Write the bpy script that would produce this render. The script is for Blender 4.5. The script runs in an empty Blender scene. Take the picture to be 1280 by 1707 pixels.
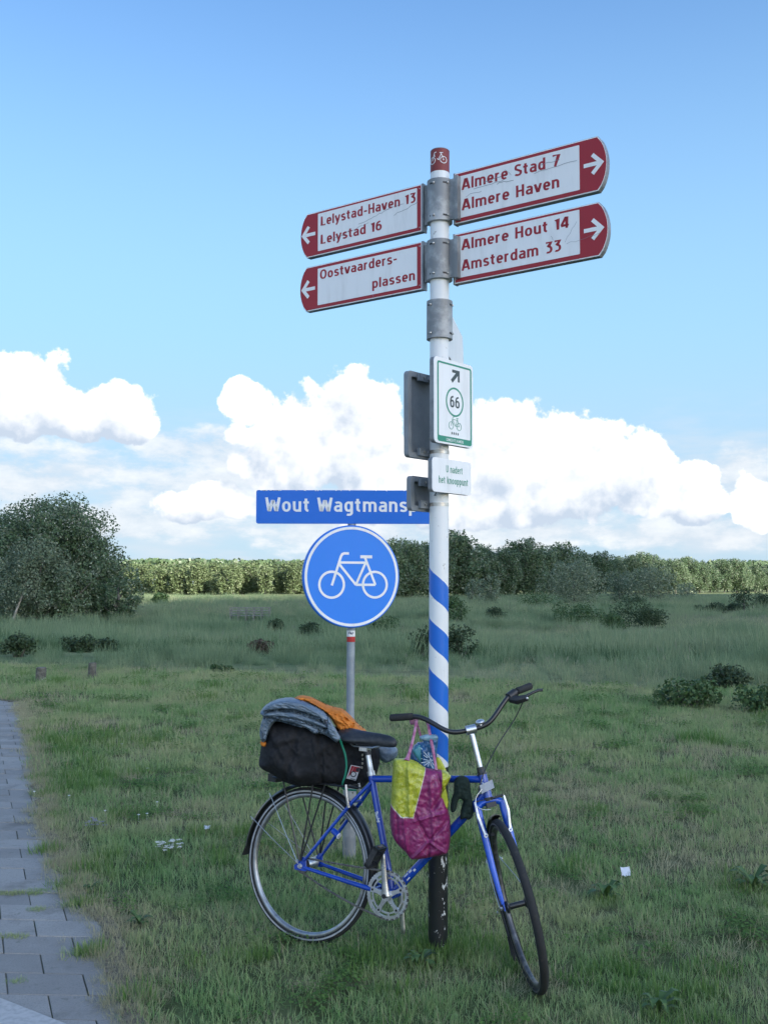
import bpy, bmesh, math, random
import numpy as np
from math import sin, cos, pi, radians, atan, atan2, sqrt, exp
from mathutils import Vector, Matrix, noise as mn

C = bpy.context.scene.collection
SC = bpy.context.scene
random.seed(7)
RNG = np.random.default_rng(7)

# ------------------------------------------------------------------ camera
FPX, CAMH, YH = 1720.0, 1.596, 975.0          # focal length (px of a 1280 wide frame), eye height, horizon row
PITCH = atan((YH - 853.5) / FPX)
cam = bpy.data.cameras.new('camera')
camo = bpy.data.objects.new('camera', cam)
C.objects.link(camo)
camo.location = (0, 0, CAMH)
camo.rotation_euler = (pi / 2 + PITCH, 0, 0)
cam.sensor_fit = 'HORIZONTAL'
cam.sensor_width = 36
cam.lens = 36 * FPX / 1280
cam.clip_start = 0.1
cam.clip_end = 20000
SC.camera = camo

# ------------------------------------------------------------------ sun, sky, exposure
SUN_EL, SUN_AZ = radians(27), radians(138)    # azimuth clockwise from +Y (the view direction)
SKY_STRENGTH = 0.15
SUN_STRENGTH = 4.6
EXPOSURE = 1.36
sd = bpy.data.lights.new('sun', 'SUN')
sd.energy = SUN_STRENGTH
sd.angle = radians(0.5)
sd.color = (1.0, 0.93, 0.82)
so = bpy.data.objects.new('sun', sd)
C.objects.link(so)
TOSUN = Vector((sin(SUN_AZ) * cos(SUN_EL), cos(SUN_AZ) * cos(SUN_EL), sin(SUN_EL)))
so.rotation_euler = TOSUN.to_track_quat('Z', 'Y').to_euler()
so.location = (60, -60, 60)
SC.view_settings.view_transform = 'Standard'
SC.view_settings.look = 'None'
SC.view_settings.gamma = 1
SC.view_settings.use_curve_mapping = False
SC.view_settings.exposure = EXPOSURE
SC.render.engine = 'CYCLES'
SC.cycles.max_bounces = 6
SC.cycles.diffuse_bounces = 3
SC.cycles.transmission_bounces = 4
SC.cycles.transparent_max_bounces = 6


class S:
    """a float or vector socket with arithmetic"""
    def __init__(s, t, k): s.t, s.k = t, k
    def _m(s, op, *a, clamp=False):
        n = s.t.nodes.new('ShaderNodeMath'); n.operation = op; n.use_clamp = clamp
        for i, v in enumerate((s,) + a):
            if isinstance(v, S): s.t.links.new(v.k, n.inputs[i])
            else: n.inputs[i].default_value = v
        return S(s.t, n.outputs[0])
    def __add__(s, o): return s._m('ADD', o)
    def __radd__(s, o): return s._m('ADD', o)
    def __sub__(s, o): return s._m('SUBTRACT', o)
    def __rsub__(s, o): return (s * -1.0) + o
    def __mul__(s, o): return s._m('MULTIPLY', o)
    def __rmul__(s, o): return s._m('MULTIPLY', o)
    def __truediv__(s, o): return s._m('DIVIDE', o)
    def max(s, o): return s._m('MAXIMUM', o)
    def min(s, o): return s._m('MINIMUM', o)
    def smax(s, o, d): return s._m('SMOOTH_MAX', o, d)
    def sqrt(s): return s._m('SQRT')
    def abs(s): return s._m('ABSOLUTE')
    def gt(s, o): return s._m('GREATER_THAN', o)
    def lt(s, o): return s._m('LESS_THAN', o)
    def fract(s): return s._m('FRACT')
    def clamp(s): return s._m('ADD', 0.0, clamp=True)
    def step(s, a, b, kind='SMOOTHSTEP'):
        n = s.t.nodes.new('ShaderNodeMapRange'); n.interpolation_type = kind
        s.t.links.new(s.k, n.inputs['Value'])
        n.inputs['From Min'].default_value = a; n.inputs['From Max'].default_value = b
        return S(s.t, n.outputs[0])


def comb(t, x, y, z=0.0):
    n = t.nodes.new('ShaderNodeCombineXYZ')
    for i, v in enumerate((x, y, z)):
        if isinstance(v, S): t.links.new(v.k, n.inputs[i])
        else: n.inputs[i].default_value = v
    return S(t, n.outputs[0])


def sep(t, v):
    n = t.nodes.new('ShaderNodeSeparateXYZ'); t.links.new(v.k, n.inputs[0])
    return [S(t, o) for o in n.outputs]


def noise(t, v, scale, detail=3, rough=.5, lac=2.0, dist=0.0, dim='3D'):
    n = t.nodes.new('ShaderNodeTexNoise'); n.noise_dimensions = dim
    if v is not None: t.links.new(v.k, n.inputs['Vector'])
    n.inputs['Scale'].default_value = scale; n.inputs['Detail'].default_value = detail
    n.inputs['Roughness'].default_value = rough; n.inputs['Lacunarity'].default_value = lac
    n.inputs['Distortion'].default_value = dist
    return S(t, n.outputs[0])


def voro(t, v, scale, smooth=.6, feature='F1', dim='2D'):
    n = t.nodes.new('ShaderNodeTexVoronoi'); n.voronoi_dimensions = dim; n.feature = feature
    t.links.new(v.k, n.inputs['Vector']); n.inputs['Scale'].default_value = scale
    if feature == 'SMOOTH_F1': n.inputs['Smoothness'].default_value = smooth
    return S(t, n.outputs['Distance'])


def mixc(t, f, a, b):
    n = t.nodes.new('ShaderNodeMix'); n.data_type = 'RGBA'
    for k, v in ((0, f), (6, a), (7, b)):
        if isinstance(v, S): t.links.new(v.k, n.inputs[k])
        elif k == 0: n.inputs[0].default_value = v
        else: n.inputs[k].default_value = (*v, 1)
    return S(t, n.outputs[2])


# ---- world: Nishita sky with a belt of cumulus (shapes given by azimuth and elevation)
world = bpy.data.worlds.new('World')
SC.world = world
world.use_nodes = True
wt = world.node_tree
for n in list(wt.nodes): wt.nodes.remove(n)
tc = wt.nodes.new('ShaderNodeTexCoord')
dx, dy, dz = sep(wt, S(wt, tc.outputs['Generated']))
az = dx._m('ARCTAN2', dy)
el = dz._m('ARCSINE')
U, Vv = az * 17.2, el * 17.2                    # one unit is about 3.3 degrees

def sky_pos(px, py):                            # a direction read off the photograph, in the same units
    a = atan((px - 640) / FPX)
    e = atan((YH - py) / FPX * cos(a))
    return a * 17.2, e * 17.2

# centre x, centre y, radius x, radius up, radius down, weight
PUFFS = [(15, 690, 100, 110, 42), (115, 705, 80, 66, 30), (190, 700, 64, 74, 36),
         (415, 668, 52, 44, 50), (490, 745, 100, 112, 90), (590, 740, 110, 118, 120), (670, 800, 110, 90, 70),
         (850, 745, 105, 100, 120), (750, 795, 90, 70, 70), (965, 775, 105, 104, 90), (1050, 800, 72, 84, 66),
         (800, 840, 230, 60, 40), (1165, 838, 56, 60, 36), (1100, 830, 90, 40, 34), (1262, 842, 48, 58, 36), (335, 850, 84, 50, 24)]
SOFTP = [(60, 790, 150, 60, 46), (330, 820, 200, 66, 60), (340, 750, 120, 40, 40), (200, 870, 260, 40, 34), (640, 885, 300, 44, 40), (860, 885, 150, 34, 34), (1150, 890, 160, 50, 30), (1250, 800, 60, 60, 50)]
BIG = (0, 1, 2, 4, 5, 6, 7, 9, 10, 11, 12, 15, 16)

def density(u, v, full=True):
    p = comb(wt, u, v, 0.37)
    n1 = noise(wt, p, .85, 8 if full else 4, .59, dim='2D')
    b = None
    for i_, (cx, cy, rx, ru, rd) in enumerate(PUFFS):
        if not full and i_ not in BIG: continue
        cu, cv = sky_pos(cx, cy)
        ex = (u - cu) * (100.0 / rx)
        dv = v - cv
        ey = (dv * (100.0 / ru)).max(dv * (-100.0 / rd))
        q = 1.0 - (ex * ex + ey * ey)
        b = q if b is None else b.max(q)
    # clouds of the rest of the sky, all round the horizon
    pg = comb(wt, u * .33, v * .62, 4.1)
    g = (noise(wt, pg, .8, 2, .5, dim='2D') - .42) * 3.4 - ((v - 1.6).abs() * .20)
    g = g - (u.abs().step(6.2, 8.6) * -1.0 + 1.0) * 5.0
    b = b.max(g).max(-2.0)
    bil = voro(wt, p, 2.6, .45)
    if full:
        global N1; N1 = n1
    return b + (n1 - .5) * 3.0 + (.42 - bil) * .40 + .10

d0 = density(U, Vv)
d1 = density(U + .12, Vv + .26, False)
alpha = d0.step(.0, .26)
lit = (d0.min(1.3) - d1.min(1.3)) * .85 + .60 + (noise(wt, comb(wt, U, Vv, 7.7), 2.1, 5, .6, dim='2D') - .5) * .7
lit = lit.clamp()
# thin milky veil low over the horizon and streaks
vp = comb(wt, U * .35, Vv * 1.5, 2.2)
veil = noise(wt, vp, 1.3, 4, .55, dim='2D').step(.42, .75) * ((Vv * -1.0 + 3.4).step(0.0, 1.6)) * .6
haze = (Vv * -1.0 + 11.0).step(0.0, 9.0) * .92
sky = wt.nodes.new('ShaderNodeTexSky')
sky.sky_type = 'NISHITA'; sky.sun_disc = False
sky.sun_elevation = SUN_EL; sky.sun_rotation = SUN_AZ
sky.air_density = 1.0; sky.dust_density = .6; sky.ozone_density = 1.6
ANTI = (dx * -sin(SUN_AZ) + dy * -cos(SUN_AZ)).step(-.45, .35)     # 0 toward the sun, 1 away from it
tint = wt.nodes.new('ShaderNodeMix'); tint.data_type = 'RGBA'; tint.blend_type = 'MULTIPLY'; wt.links.new(ANTI.k, tint.inputs[0])
wt.links.new(sky.outputs[0], tint.inputs[6]); tint.inputs[7].default_value = (.425, .59, .725, 1)
skyc = S(wt, tint.outputs[2])
CB = 2.70                                        # cloud radiance before the strength is applied
low = mixc(wt, (Vv * -1.0 + 4.5).step(0.0, 4.0), tuple(CB * k for k in (.42, .72, .97)), tuple(CB * k for k in (.52, .69, .85)))
base = mixc(wt, haze * ANTI, skyc, low)
base = mixc(wt, veil, base, tuple(CB * k for k in (.74, .81, .90)))
cloudc = mixc(wt, lit, tuple(CB * k for k in (.60, .70, .84)), tuple(CB * k for k in (1.22, 1.21, 1.20)))
bs = None
for cx, cy, rx, ru, rd in SOFTP:
    cu, cv = sky_pos(cx, cy); ex = (U - cu) * (100.0 / rx); dv = Vv - cv; ey = (dv * (100.0 / ru)).max(dv * (-100.0 / rd))
    q = 1.0 - (ex * ex + ey * ey); bs = q if bs is None else bs.max(q)
nl = noise(wt, comb(wt, U * .7, Vv * 1.6, 3.3), 1.5, 6, .62, dim='2D')
ds = bs.max(-1.5) + (nl - .5) * 3.2 + (N1 - .5) * 1.2
soft = ds.step(-.35, .9) * .80
base = mixc(wt, soft, base, mixc(wt, (nl * 2.2 - .55).clamp(), tuple(CB * k for k in (.62, .72, .84)), tuple(CB * k for k in (.98, 1.0, 1.02))))
col = mixc(wt, alpha, base, cloudc)
bg = wt.nodes.new('ShaderNodeBackground')
bg.inputs['Strength'].default_value = SKY_STRENGTH
wt.links.new(col.k, bg.inputs['Color'])
wo = wt.nodes.new('ShaderNodeOutputWorld')
wt.links.new(bg.outputs[0], wo.inputs['Surface'])
world.cycles.sampling_method = 'MANUAL'
world.cycles.sample_map_resolution = 512

# ------------------------------------------------------------------ helpers
def ray(px, py):
    a, dv = (px - 640) / FPX, (853.5 - py) / FPX
    return Vector((a, cos(PITCH) - sin(PITCH) * dv, sin(PITCH) + cos(PITCH) * dv))

def at(px, py, Y):                              # the world point at depth Y seen at a pixel of the photograph
    r = ray(px, py); k = Y / r.y
    return Vector((r.x * k, Y, CAMH + r.z * k))

def on_ground(px, py):
    r = ray(px, py); k = -CAMH / r.z
    return Vector((r.x * k, r.y * k, 0))

ORG = {}

def mark(o, label=None, cat=None, group=None, kind=None):
    if label: o['label'] = label
    if cat: o['category'] = cat
    if group: o['group'] = group
    if kind: o['kind'] = kind
    return o

def empty(name, loc, label, cat, group=None):
    o = bpy.data.objects.new(name, None); C.objects.link(o)
    o.location = loc; o.empty_display_size = .1
    ORG[o] = Vector(loc)
    return mark(o, label, cat, group)

class MB:
    def __init__(s): s.v, s.f, s.uv = [], [], None
    def add(s, vs, fs):
        b = len(s.v); s.v += [tuple(v) for v in vs]; s.f += [tuple(i + b for i in f) for f in fs]
    def box(s, lo, hi, T=None):
        vs = [Vector((x, y, z)) for z in (lo[2], hi[2]) for y in (lo[1], hi[1]) for x in (lo[0], hi[0])]
        if T: vs = [T(v) for v in vs]
        s.add(vs, [(0, 2, 3, 1), (4, 5, 7, 6), (0, 1, 5, 4), (2, 6, 7, 3), (0, 4, 6, 2), (1, 3, 7, 5)])
    def tube(s, pts, r, n=12, cap=True, flat=None):
        pts = [Vector(p) for p in pts]
        rr = r if isinstance(r, (list, tuple)) else [r] * len(pts)
        t0 = (pts[1] - pts[0]).normalized()
        a = t0.orthogonal().normalized()
        if flat: a = (Vector(flat[0]) - t0 * Vector(flat[0]).dot(t0)).normalized()
        vs = []
        for i, p in enumerate(pts):
            t = ((pts[min(i + 1, len(pts) - 1)] - pts[max(i - 1, 0)])).normalized()
            a = (a - t * a.dot(t)).normalized(); b = t.cross(a)
            k = flat[1] if flat else 1
            for j in range(n):
                w = 2 * pi * j / n
                vs.append(p + (a * cos(w) + b * sin(w) * k) * rr[i])
        fs = [(i * n + j, i * n + (j + 1) % n, (i + 1) * n + (j + 1) % n, (i + 1) * n + j) for i in range(len(pts) - 1) for j in range(n)]
        if cap:
            fs.append(tuple(range(n - 1, -1, -1))); fs.append(tuple((len(pts) - 1) * n + j for j in range(n)))
        s.add(vs, fs)
    def prism(s, poly, F, w0, w1):              # poly in the (u, v) of a frame F(u, v, w)
        n = len(poly)
        vs = [F(u, v, w0) for u, v in poly] + [F(u, v, w1) for u, v in poly]
        s.add(vs, [tuple(range(n - 1, -1, -1)), tuple(range(n, 2 * n))] + [(i, (i + 1) % n, n + (i + 1) % n, n + i) for i in range(n)])
    def ribbon(s, pts, wd, F, w0, w1, closed=False):
        n = len(pts); L, R = [], []
        for i in range(n):
            if closed: p, q = pts[i - 1], pts[(i + 1) % n]
            else: p, q = pts[max(i - 1, 0)], pts[min(i + 1, n - 1)]
            tx, ty = q[0] - p[0], q[1] - p[1]; l = sqrt(tx * tx + ty * ty) or 1
            k = 1.0
            if 0 < i < n - 1 or closed:
                a, b, c = pts[i - 1], pts[i], pts[(i + 1) % n]
                d1 = Vector((b[0] - a[0], b[1] - a[1])).normalized(); d2 = Vector((c[0] - b[0], c[1] - b[1])).normalized()
                k = min(1.6, 1 / max(.4, sqrt(max(0, (1 + d1.dot(d2)) / 2))))
            nx, ny = -ty / l * wd / 2 * k, tx / l * wd / 2 * k
            L.append((pts[i][0] + nx, pts[i][1] + ny)); R.append((pts[i][0] - nx, pts[i][1] - ny))
        for i in range(n if closed else n - 1):
            j = (i + 1) % n
            s.prism([L[i], L[j], R[j], R[i]], F, w0, w1)
    def ring(s, c, r, wd, F, w0, w1, n=40, a0=0, a1=2 * pi):
        full = abs(a1 - a0 - 2 * pi) < 1e-6
        pts = [(c[0] + r * cos(a0 + (a1 - a0) * i / n), c[1] + r * sin(a0 + (a1 - a0) * i / n)) for i in range(n if full else n + 1)]
        s.ribbon(pts, wd, F, w0, w1, closed=full)
    def revolve(s, prof, c, e1, e2, e3, n=64, closed=True, a0=0, a1=2 * pi):   # prof: (radius, along e3)
        full = abs(a1 - a0 - 2 * pi) < 1e-6
        m = n if full else n + 1; k = len(prof); vs = []
        for i in range(m):
            w = a0 + (a1 - a0) * i / n; d = e1 * cos(w) + e2 * sin(w)
            vs += [c + d * r + e3 * h for r, h in prof]
        fs = []
        for i in range(n):
            i2 = (i + 1) % m
            for j in range(k if closed else k - 1):
                j2 = (j + 1) % k
                fs.append((i * k + j, i2 * k + j, i2 * k + j2, i * k + j2))
        if not full and closed:
            fs.append(tuple(range(k))); fs.append(tuple((m - 1) * k + j for j in range(k - 1, -1, -1)))
        s.add(vs, fs)
    def ball(s, c, r, n=10, m=6, T=None):
        vs = []
        for i in range(1, m):
            for j in range(n):
                a, b = pi * i / m, 2 * pi * j / n
                vs.append(Vector((sin(a) * cos(b), sin(a) * sin(b), cos(a))))
        vs += [Vector((0, 0, 1)), Vector((0, 0, -1))]
        rr = r if hasattr(r, '__len__') else (r, r, r)
        vs = [Vector((v.x * rr[0], v.y * rr[1], v.z * rr[2])) for v in vs]
        if T: vs = [T @ v for v in vs]
        vs = [v + Vector(c) for v in vs]
        fs = [(i * n + j, i * n + (j + 1) % n, (i + 1) * n + (j + 1) % n, (i + 1) * n + j) for i in range(m - 2) for j in range(n)]
        t, b = len(vs) - 2, len(vs) - 1
        fs += [(t, (j + 1) % n, j) for j in range(n)] + [(b, (m - 2) * n + j, (m - 2) * n + (j + 1) % n) for j in range(n)]
        s.add(vs, fs)
    def build(s, name, mat, parent=None, smooth=False, ang=35, org=None, recalc=True):
        if parent is not None: o0 = ORG[parent]
        elif org is not None: o0 = Vector(org)
        else:
            a = np.array(s.v); o0 = Vector(((a[:, 0].min() + a[:, 0].max()) / 2, (a[:, 1].min() + a[:, 1].max()) / 2, a[:, 2].min()))
        me = bpy.data.meshes.new(name)
        me.from_pydata([(v[0] - o0.x, v[1] - o0.y, v[2] - o0.z) for v in s.v], [], s.f)
        if s.uv is not None:
            ul = me.uv_layers.new(name='UVMap')
            li = np.empty(len(me.loops), dtype=np.int32); me.loops.foreach_get('vertex_index', li)
            ul.data.foreach_set('uv', np.array(s.uv, dtype=np.float32)[li].ravel())
        if recalc:
            bm = bmesh.new(); bm.from_mesh(me); bmesh.ops.recalc_face_normals(bm, faces=bm.faces); bm.to_mesh(me); bm.free()
        me.materials.append(mat)
        if smooth:
            me.shade_smooth()
            me.set_sharp_from_angle(angle=radians(ang))
        o = bpy.data.objects.new(name, me); C.objects.link(o)
        ORG[o] = o0
        if parent is None: o.location = o0
        else: o.parent = parent
        return o

def np_mesh(name, verts, faces, mat=None, tint=None):
    """fast mesh from arrays, faces are (n,4) quads or (n,3)"""
    me = bpy.data.meshes.new(name)
    n, k = faces.shape
    me.vertices.add(len(verts)); me.vertices.foreach_set('co', verts.astype(np.float32).ravel())
    me.loops.add(n * k); me.loops.foreach_set('vertex_index', faces.astype(np.int32).ravel())
    me.polygons.add(n); me.polygons.foreach_set('loop_start', np.arange(0, n * k, k, dtype=np.int32))
    me.update(calc_edges=True)
    if tint is not None:
        a = me.attributes.new('tint', 'FLOAT', 'POINT'); a.data.foreach_set('value', tint.astype(np.float32))
    for m in (mat if isinstance(mat, (list, tuple)) else [mat]):
        if m: me.materials.append(m)
    return me

# ------------------------------------------------------------------ materials
def new_mat(name):
    m = bpy.data.materials.new(name); m.use_nodes = True
    t = m.node_tree; b = t.nodes['Principled BSDF']
    return m, t, b

def setc(t, b, key, v):
    if isinstance(v, S): t.links.new(v.k, b.inputs[key])
    elif hasattr(v, '__len__'): b.inputs[key].default_value = (*v, 1)
    else: b.inputs[key].default_value = v

def obj_co(t):
    n = t.nodes.new('ShaderNodeTexCoord'); return S(t, n.outputs['Object'])

def world_co(t):
    n = t.nodes.new('ShaderNodeNewGeometry'); return S(t, n.outputs['Position'])

def attr(t, name):
    n = t.nodes.new('ShaderNodeAttribute'); n.attribute_name = name; return S(t, n.outputs['Fac'])

def bump(t, b, h, strength=.3, dist=.002):
    n = t.nodes.new('ShaderNodeBump'); n.inputs['Strength'].default_value = strength; n.inputs['Distance'].default_value = dist
    t.links.new(h.k, n.inputs['Height']); t.links.new(n.outputs[0], b.inputs['Normal'])

def mat(name, c, c2=None, rough=.5, metal=0.0, scale=20, lo=.4, hi=.7, bmp=0, bscale=None, bdist=.002, coat=0, detail=5, spec=.5):
    """a base colour worn or soiled into a second one by noise"""
    m, t, b = new_mat(name)
    b.inputs['Roughness'].default_value = rough; b.inputs['Metallic'].default_value = metal
    b.inputs['Specular IOR Level'].default_value = spec
    p = obj_co(t)
    f = noise(t, p, scale, detail, .6)
    setc(t, b, 'Base Color', mixc(t, f.step(lo, hi), c, c2) if c2 else c)
    if c2: setc(t, b, 'Roughness', f * .3 + (rough - .12))
    if bmp: bump(t, b, noise(t, p, bscale or scale * 2, 4), bmp, bdist)
    if coat: b.inputs['Coat Weight'].default_value = coat
    return m
# ------------------------------------------------------------------ terrain
def sbeyond(x, y): return .351 * x + .936 * y - 15.78     # metres beyond the mown edge
def terr(x, y):
    s = np.clip(sbeyond(x, y) / 42, 0, 1)
    z = -2.4 * s * s * (3 - 2 * s)
    return z

def ground_mat():
    m, t, b = new_mat('lawn_soil_and_field')
    p = world_co(t); x, y, z = sep(t, p)
    s = x * .351 + y * .936 - 15.78
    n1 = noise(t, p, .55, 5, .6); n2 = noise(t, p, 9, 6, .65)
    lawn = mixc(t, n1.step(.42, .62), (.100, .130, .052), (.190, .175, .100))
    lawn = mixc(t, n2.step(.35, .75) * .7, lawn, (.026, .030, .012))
    pf = comb(t, x * .05, y * .11, 0)
    nf = noise(t, pf, .9, 5, .55)
    field = mixc(t, nf.step(.40, .62), (.125, .170, .075), (.220, .230, .115))
    field = mixc(t, noise(t, p, .8, 6, .7).step(.4, .8) * .6, field, (.03, .044, .02))
    setc(t, b, 'Base Color', mixc(t, s.step(-.5, 2.0), lawn, field))
    b.inputs['Roughness'].default_value = .95; b.inputs['Specular IOR Level'].default_value = .1
    bump(t, b, n2, .8, .03)
    return m

g1 = np.sinh(np.linspace(-1, 1, 161) * 6.6); g1 = g1 / g1[-1] * 7000
g2 = np.sinh(np.linspace(-.72, 1, 201) * 6.6); g2 = g2 / g2[-1] * 9000 + 12
GX, GY = np.meshgrid(g1, g2)
GZ = terr(GX, GY)
nx, ny = len(g1), len(g2)
idx = np.arange(nx * ny).reshape(ny, nx)
gf = np.stack([idx[:-1, :-1], idx[:-1, 1:], idx[1:, 1:], idx[1:, :-1]], -1).reshape(-1, 4)
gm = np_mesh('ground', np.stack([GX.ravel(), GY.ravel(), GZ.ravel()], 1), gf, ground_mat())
gm.shade_smooth()
go = bpy.data.objects.new('ground', gm); C.objects.link(go); mark(go, kind='structure')

# ------------------------------------------------------------------ the cloud that shades the place, high up behind the viewer on the sun's side
def shade_cloud():
    H = 1500.0
    mid = Vector((0, 0, 0)) + TOSUN * (H / TOSUN.z)
    pts = [(0, 55, 112, 30), (-70, 20, 95, 26), (118, 255, 138, 30), (128, 345, 98, 26), (60, 140, 115, 30), (20, -70, 150, 40), (-60, -150, 130, 36), (120, 60, 120, 32), (140, -90, 130, 36)]
    bm = bmesh.new(); bmesh.ops.create_icosphere(bm, subdivisions=5, radius=1)
    base = np.array([v.co for v in bm.verts]); fc = np.array([[v.index for v in f.verts] for f in bm.faces]); bm.free()
    vs, fs = [], []
    rr = random.Random(3)
    k = 0
    for cx, cy, r, hh in pts:
        d = np.array([1 + .14 * mn.fractal(Vector(b) * 2.1 + Vector((cx, cy, 0)) * .01, .8, 2.1, 5) for b in base])
        q = base * d[:, None] * np.array([r, r, hh * .8]); q[:, 2] = np.where(q[:, 2] < 0, q[:, 2] * .3, q[:, 2])
        q = q + np.array([mid.x + cx, mid.y + cy, mid.z]); vs.append(q); fs.append(fc + k); k += len(q)
    m = mat('cloud_white', (.9, .9, .92), rough=1, spec=0)
    me = np_mesh('cumulus_cloud', np.concatenate(vs), np.concatenate(fs), m); me.shade_smooth()
    o = bpy.data.objects.new('cloud', me); C.objects.link(o); mark(o, kind='structure')
shade_cloud()

# ------------------------------------------------------------------ instancing of ground cover
def blades(n, rad, h, w, lean, seed, curl=.5, tips=False, base_out=1.0):
    r = np.random.default_rng(seed)
    V, F, T = [], [], []
    for i in range(n):
        a = r.uniform(0, 2 * pi); q = rad * sqrt(r.uniform()) * base_out
        b = np.array([cos(a) * q, sin(a) * q, -.005])
        az = a + r.normal(0, 1.1); le = lean * abs(r.normal(0, 1)); hh = r.uniform(*h); ww = r.uniform(*w)
        d = np.array([cos(az), sin(az), 0]); sd_ = np.array([-sin(az + r.normal(0, .9)), cos(az + r.normal(0, .9)), 0]); sd_ /= np.linalg.norm(sd_)
        k = len(V); tt = r.uniform()
        for j, (f, wf) in enumerate(((0, 1.0), (.45, .9), (.8, .55), (1.0, .06))):
            ang = le * (1 + curl * f)
            p = b + d * sin(min(ang, 1.5)) * hh * f + np.array([0, 0, cos(min(ang, 1.5)) * hh * f])
            V += [p - sd_ * ww * wf / 2, p + sd_ * ww * wf / 2]; T += [tt * .6 + f * .4] * 2
        for j in range(3): F.append([k + 2 * j, k + 2 * j + 1, k + 2 * j + 3, k + 2 * j + 2])
        if tips and r.uniform() < tips:
            k = len(V); e = p
            for (u, wf) in ((-.16, .5), (0, 2.6), (.10, 1.8), (.2, .3)):
                pp = e + np.array([d[0] * .25, d[1] * .25, 1]) * u * hh * .9
                V += [pp - sd_ * ww * wf, pp + sd_ * ww * wf]; T += [1.6] * 2
            for j in range(3): F.append([k + 2 * j, k + 2 * j + 1, k + 2 * j + 3, k + 2 * j + 2])
    return np.array(V), np.array(F), np.array(T)

def blade_mat(name, c1, c2, c3, tip, big=.55, aniso=False, trans=.42):
    """c1..c2 vary over the ground in patches, c3 on single blades, tip for seed heads"""
    m, t, b = new_mat(name)
    p = world_co(t)
    if aniso:
        x, y, z = sep(t, p); p2 = comb(t, x * .05, y * .11, 0)
        n1 = noise(t, p2, .9, 5, .55).step(.38, .62)
    else: n1 = noise(t, p, big, 5, .6).step(.40, .62)
    tv = attr(t, 'tint')
    oi = t.nodes.new('ShaderNodeObjectInfo'); rnd = S(t, oi.outputs['Random'])
    c = mixc(t, n1, c1, c2)
    c = mixc(t, (tv + rnd * .5 - .35).clamp() * .75, c, c3)
    c = mixc(t, tv.gt(1.1), c, tip)
    setc(t, b, 'Base Color', c)
    b.inputs['Roughness'].default_value = .62; b.inputs['Specular IOR Level'].default_value = .25
    tr = t.nodes.new('ShaderNodeBsdfTranslucent'); t.links.new(c.k, tr.inputs[0])
    mx = t.nodes.new('ShaderNodeMixShader'); mx.inputs[0].default_value = trans
    out = t.nodes['Material Output']
    t.links.new(b.outputs[0], mx.inputs[1]); t.links.new(tr.outputs[0], mx.inputs[2]); t.links.new(mx.outputs[0], out.inputs[0])
    return m

def scatter(name, protos, pos, kind, scale, rot, label=None, cat=None):
    """one object of ground cover: vertices carrying clumps"""
    col_ = bpy.data.collections.new(name + '_clumps')
    for i, me in enumerate(protos):
        o = bpy.data.objects.new('%s_clump_%02d' % (name, i), me); col_.objects.link(o)
    me = bpy.data.meshes.new(name)
    me.vertices.add(len(pos)); me.vertices.foreach_set('co', pos.astype(np.float32).ravel())
    for nm, ty, arr in (('kind', 'INT', kind.astype(np.int32)), ('size', 'FLOAT', scale.astype(np.float32)), ('turn', 'FLOAT', rot.astype(np.float32))):
        a = me.attributes.new(nm, ty, 'POINT'); a.data.foreach_set('value', arr)
    ob = bpy.data.objects.new(name, me); C.objects.link(ob)
    ng = bpy.data.node_groups.new(name + '_nodes', 'GeometryNodeTree')
    ng.interface.new_socket('Geometry', in_out='INPUT', socket_type='NodeSocketGeometry')
    ng.interface.new_socket('Geometry', in_out='OUTPUT', socket_type='NodeSocketGeometry')
    N, L = ng.nodes, ng.links
    gi, gout = N.new('NodeGroupInput'), N.new('NodeGroupOutput')
    ci = N.new('GeometryNodeCollectionInfo'); ci.inputs[0].default_value = col_
    ci.inputs['Separate Children'].default_value = True; ci.inputs['Reset Children'].default_value = True
    ip = N.new('GeometryNodeInstanceOnPoints'); ip.inputs['Pick Instance'].default_value = True
    def na(nm, ty):
        n = N.new('GeometryNodeInputNamedAttribute'); n.data_type = ty; n.inputs[0].default_value = nm
        return n.outputs[0]
    cx = N.new('ShaderNodeCombineXYZ'); L.new(na('turn', 'FLOAT'), cx.inputs[2])
    L.new(gi.outputs[0], ip.inputs['Points']); L.new(ci.outputs[0], ip.inputs['Instance'])
    L.new(na('kind', 'INT'), ip.inputs['Instance Index']); L.new(cx.outputs[0], ip.inputs['Rotation']); L.new(na('size', 'FLOAT'), ip.inputs['Scale'])
    L.new(ip.outputs[0], gout.inputs[0])
    md = ob.modifiers.new('scatter', 'NODES'); md.node_group = ng
    return mark(ob, label, cat, kind='stuff')

# ---- the lawn
_pe = sorted([(on_ground(*q).y, on_ground(*q).x) for q in ((228, 1735), (213, 1701), (199, 1660), (180, 1610), (164, 1560), (150, 1525), (118, 1490), (88, 1440), (76, 1395), (66, 1349), (59, 1299), (53, 1253), (39, 1207), (27, 1173))])
_pe = [(2.0, _pe[0][1] + .40 * (_pe[0][0] - 2.0))] + _pe + [(_pe[-1][0] + .7, _pe[-1][1] - .75), (_pe[-1][0] + 1.6, _pe[-1][1] - 2.6), (_pe[-1][0] + 4, _pe[-1][1] - 9), (60.0, -60.0)]   # the path bends away to the left
PATH_E = lambda y: np.interp(y, [q[0] for q in _pe], [q[1] for q in _pe]) + .025 + .012 * np.sin(y * 9.3) + .018 * np.sin(y * 4.1 + 1)   # ragged edge between pavers and grass
green = blade_mat('lawn_grass', (.190, .345, .118), (.390, .415, .205), (.420, .470, .235), (.3, .27, .18))
dry = blade_mat('dry_grass', (.370, .350, .205), (.440, .405, .250), (.520, .480, .310), (.3, .27, .18))
lush = blade_mat('lush_grass', (.100, .215, .050), (.150, .250, .065), (.185, .290, .085), (.2, .18, .1))
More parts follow.
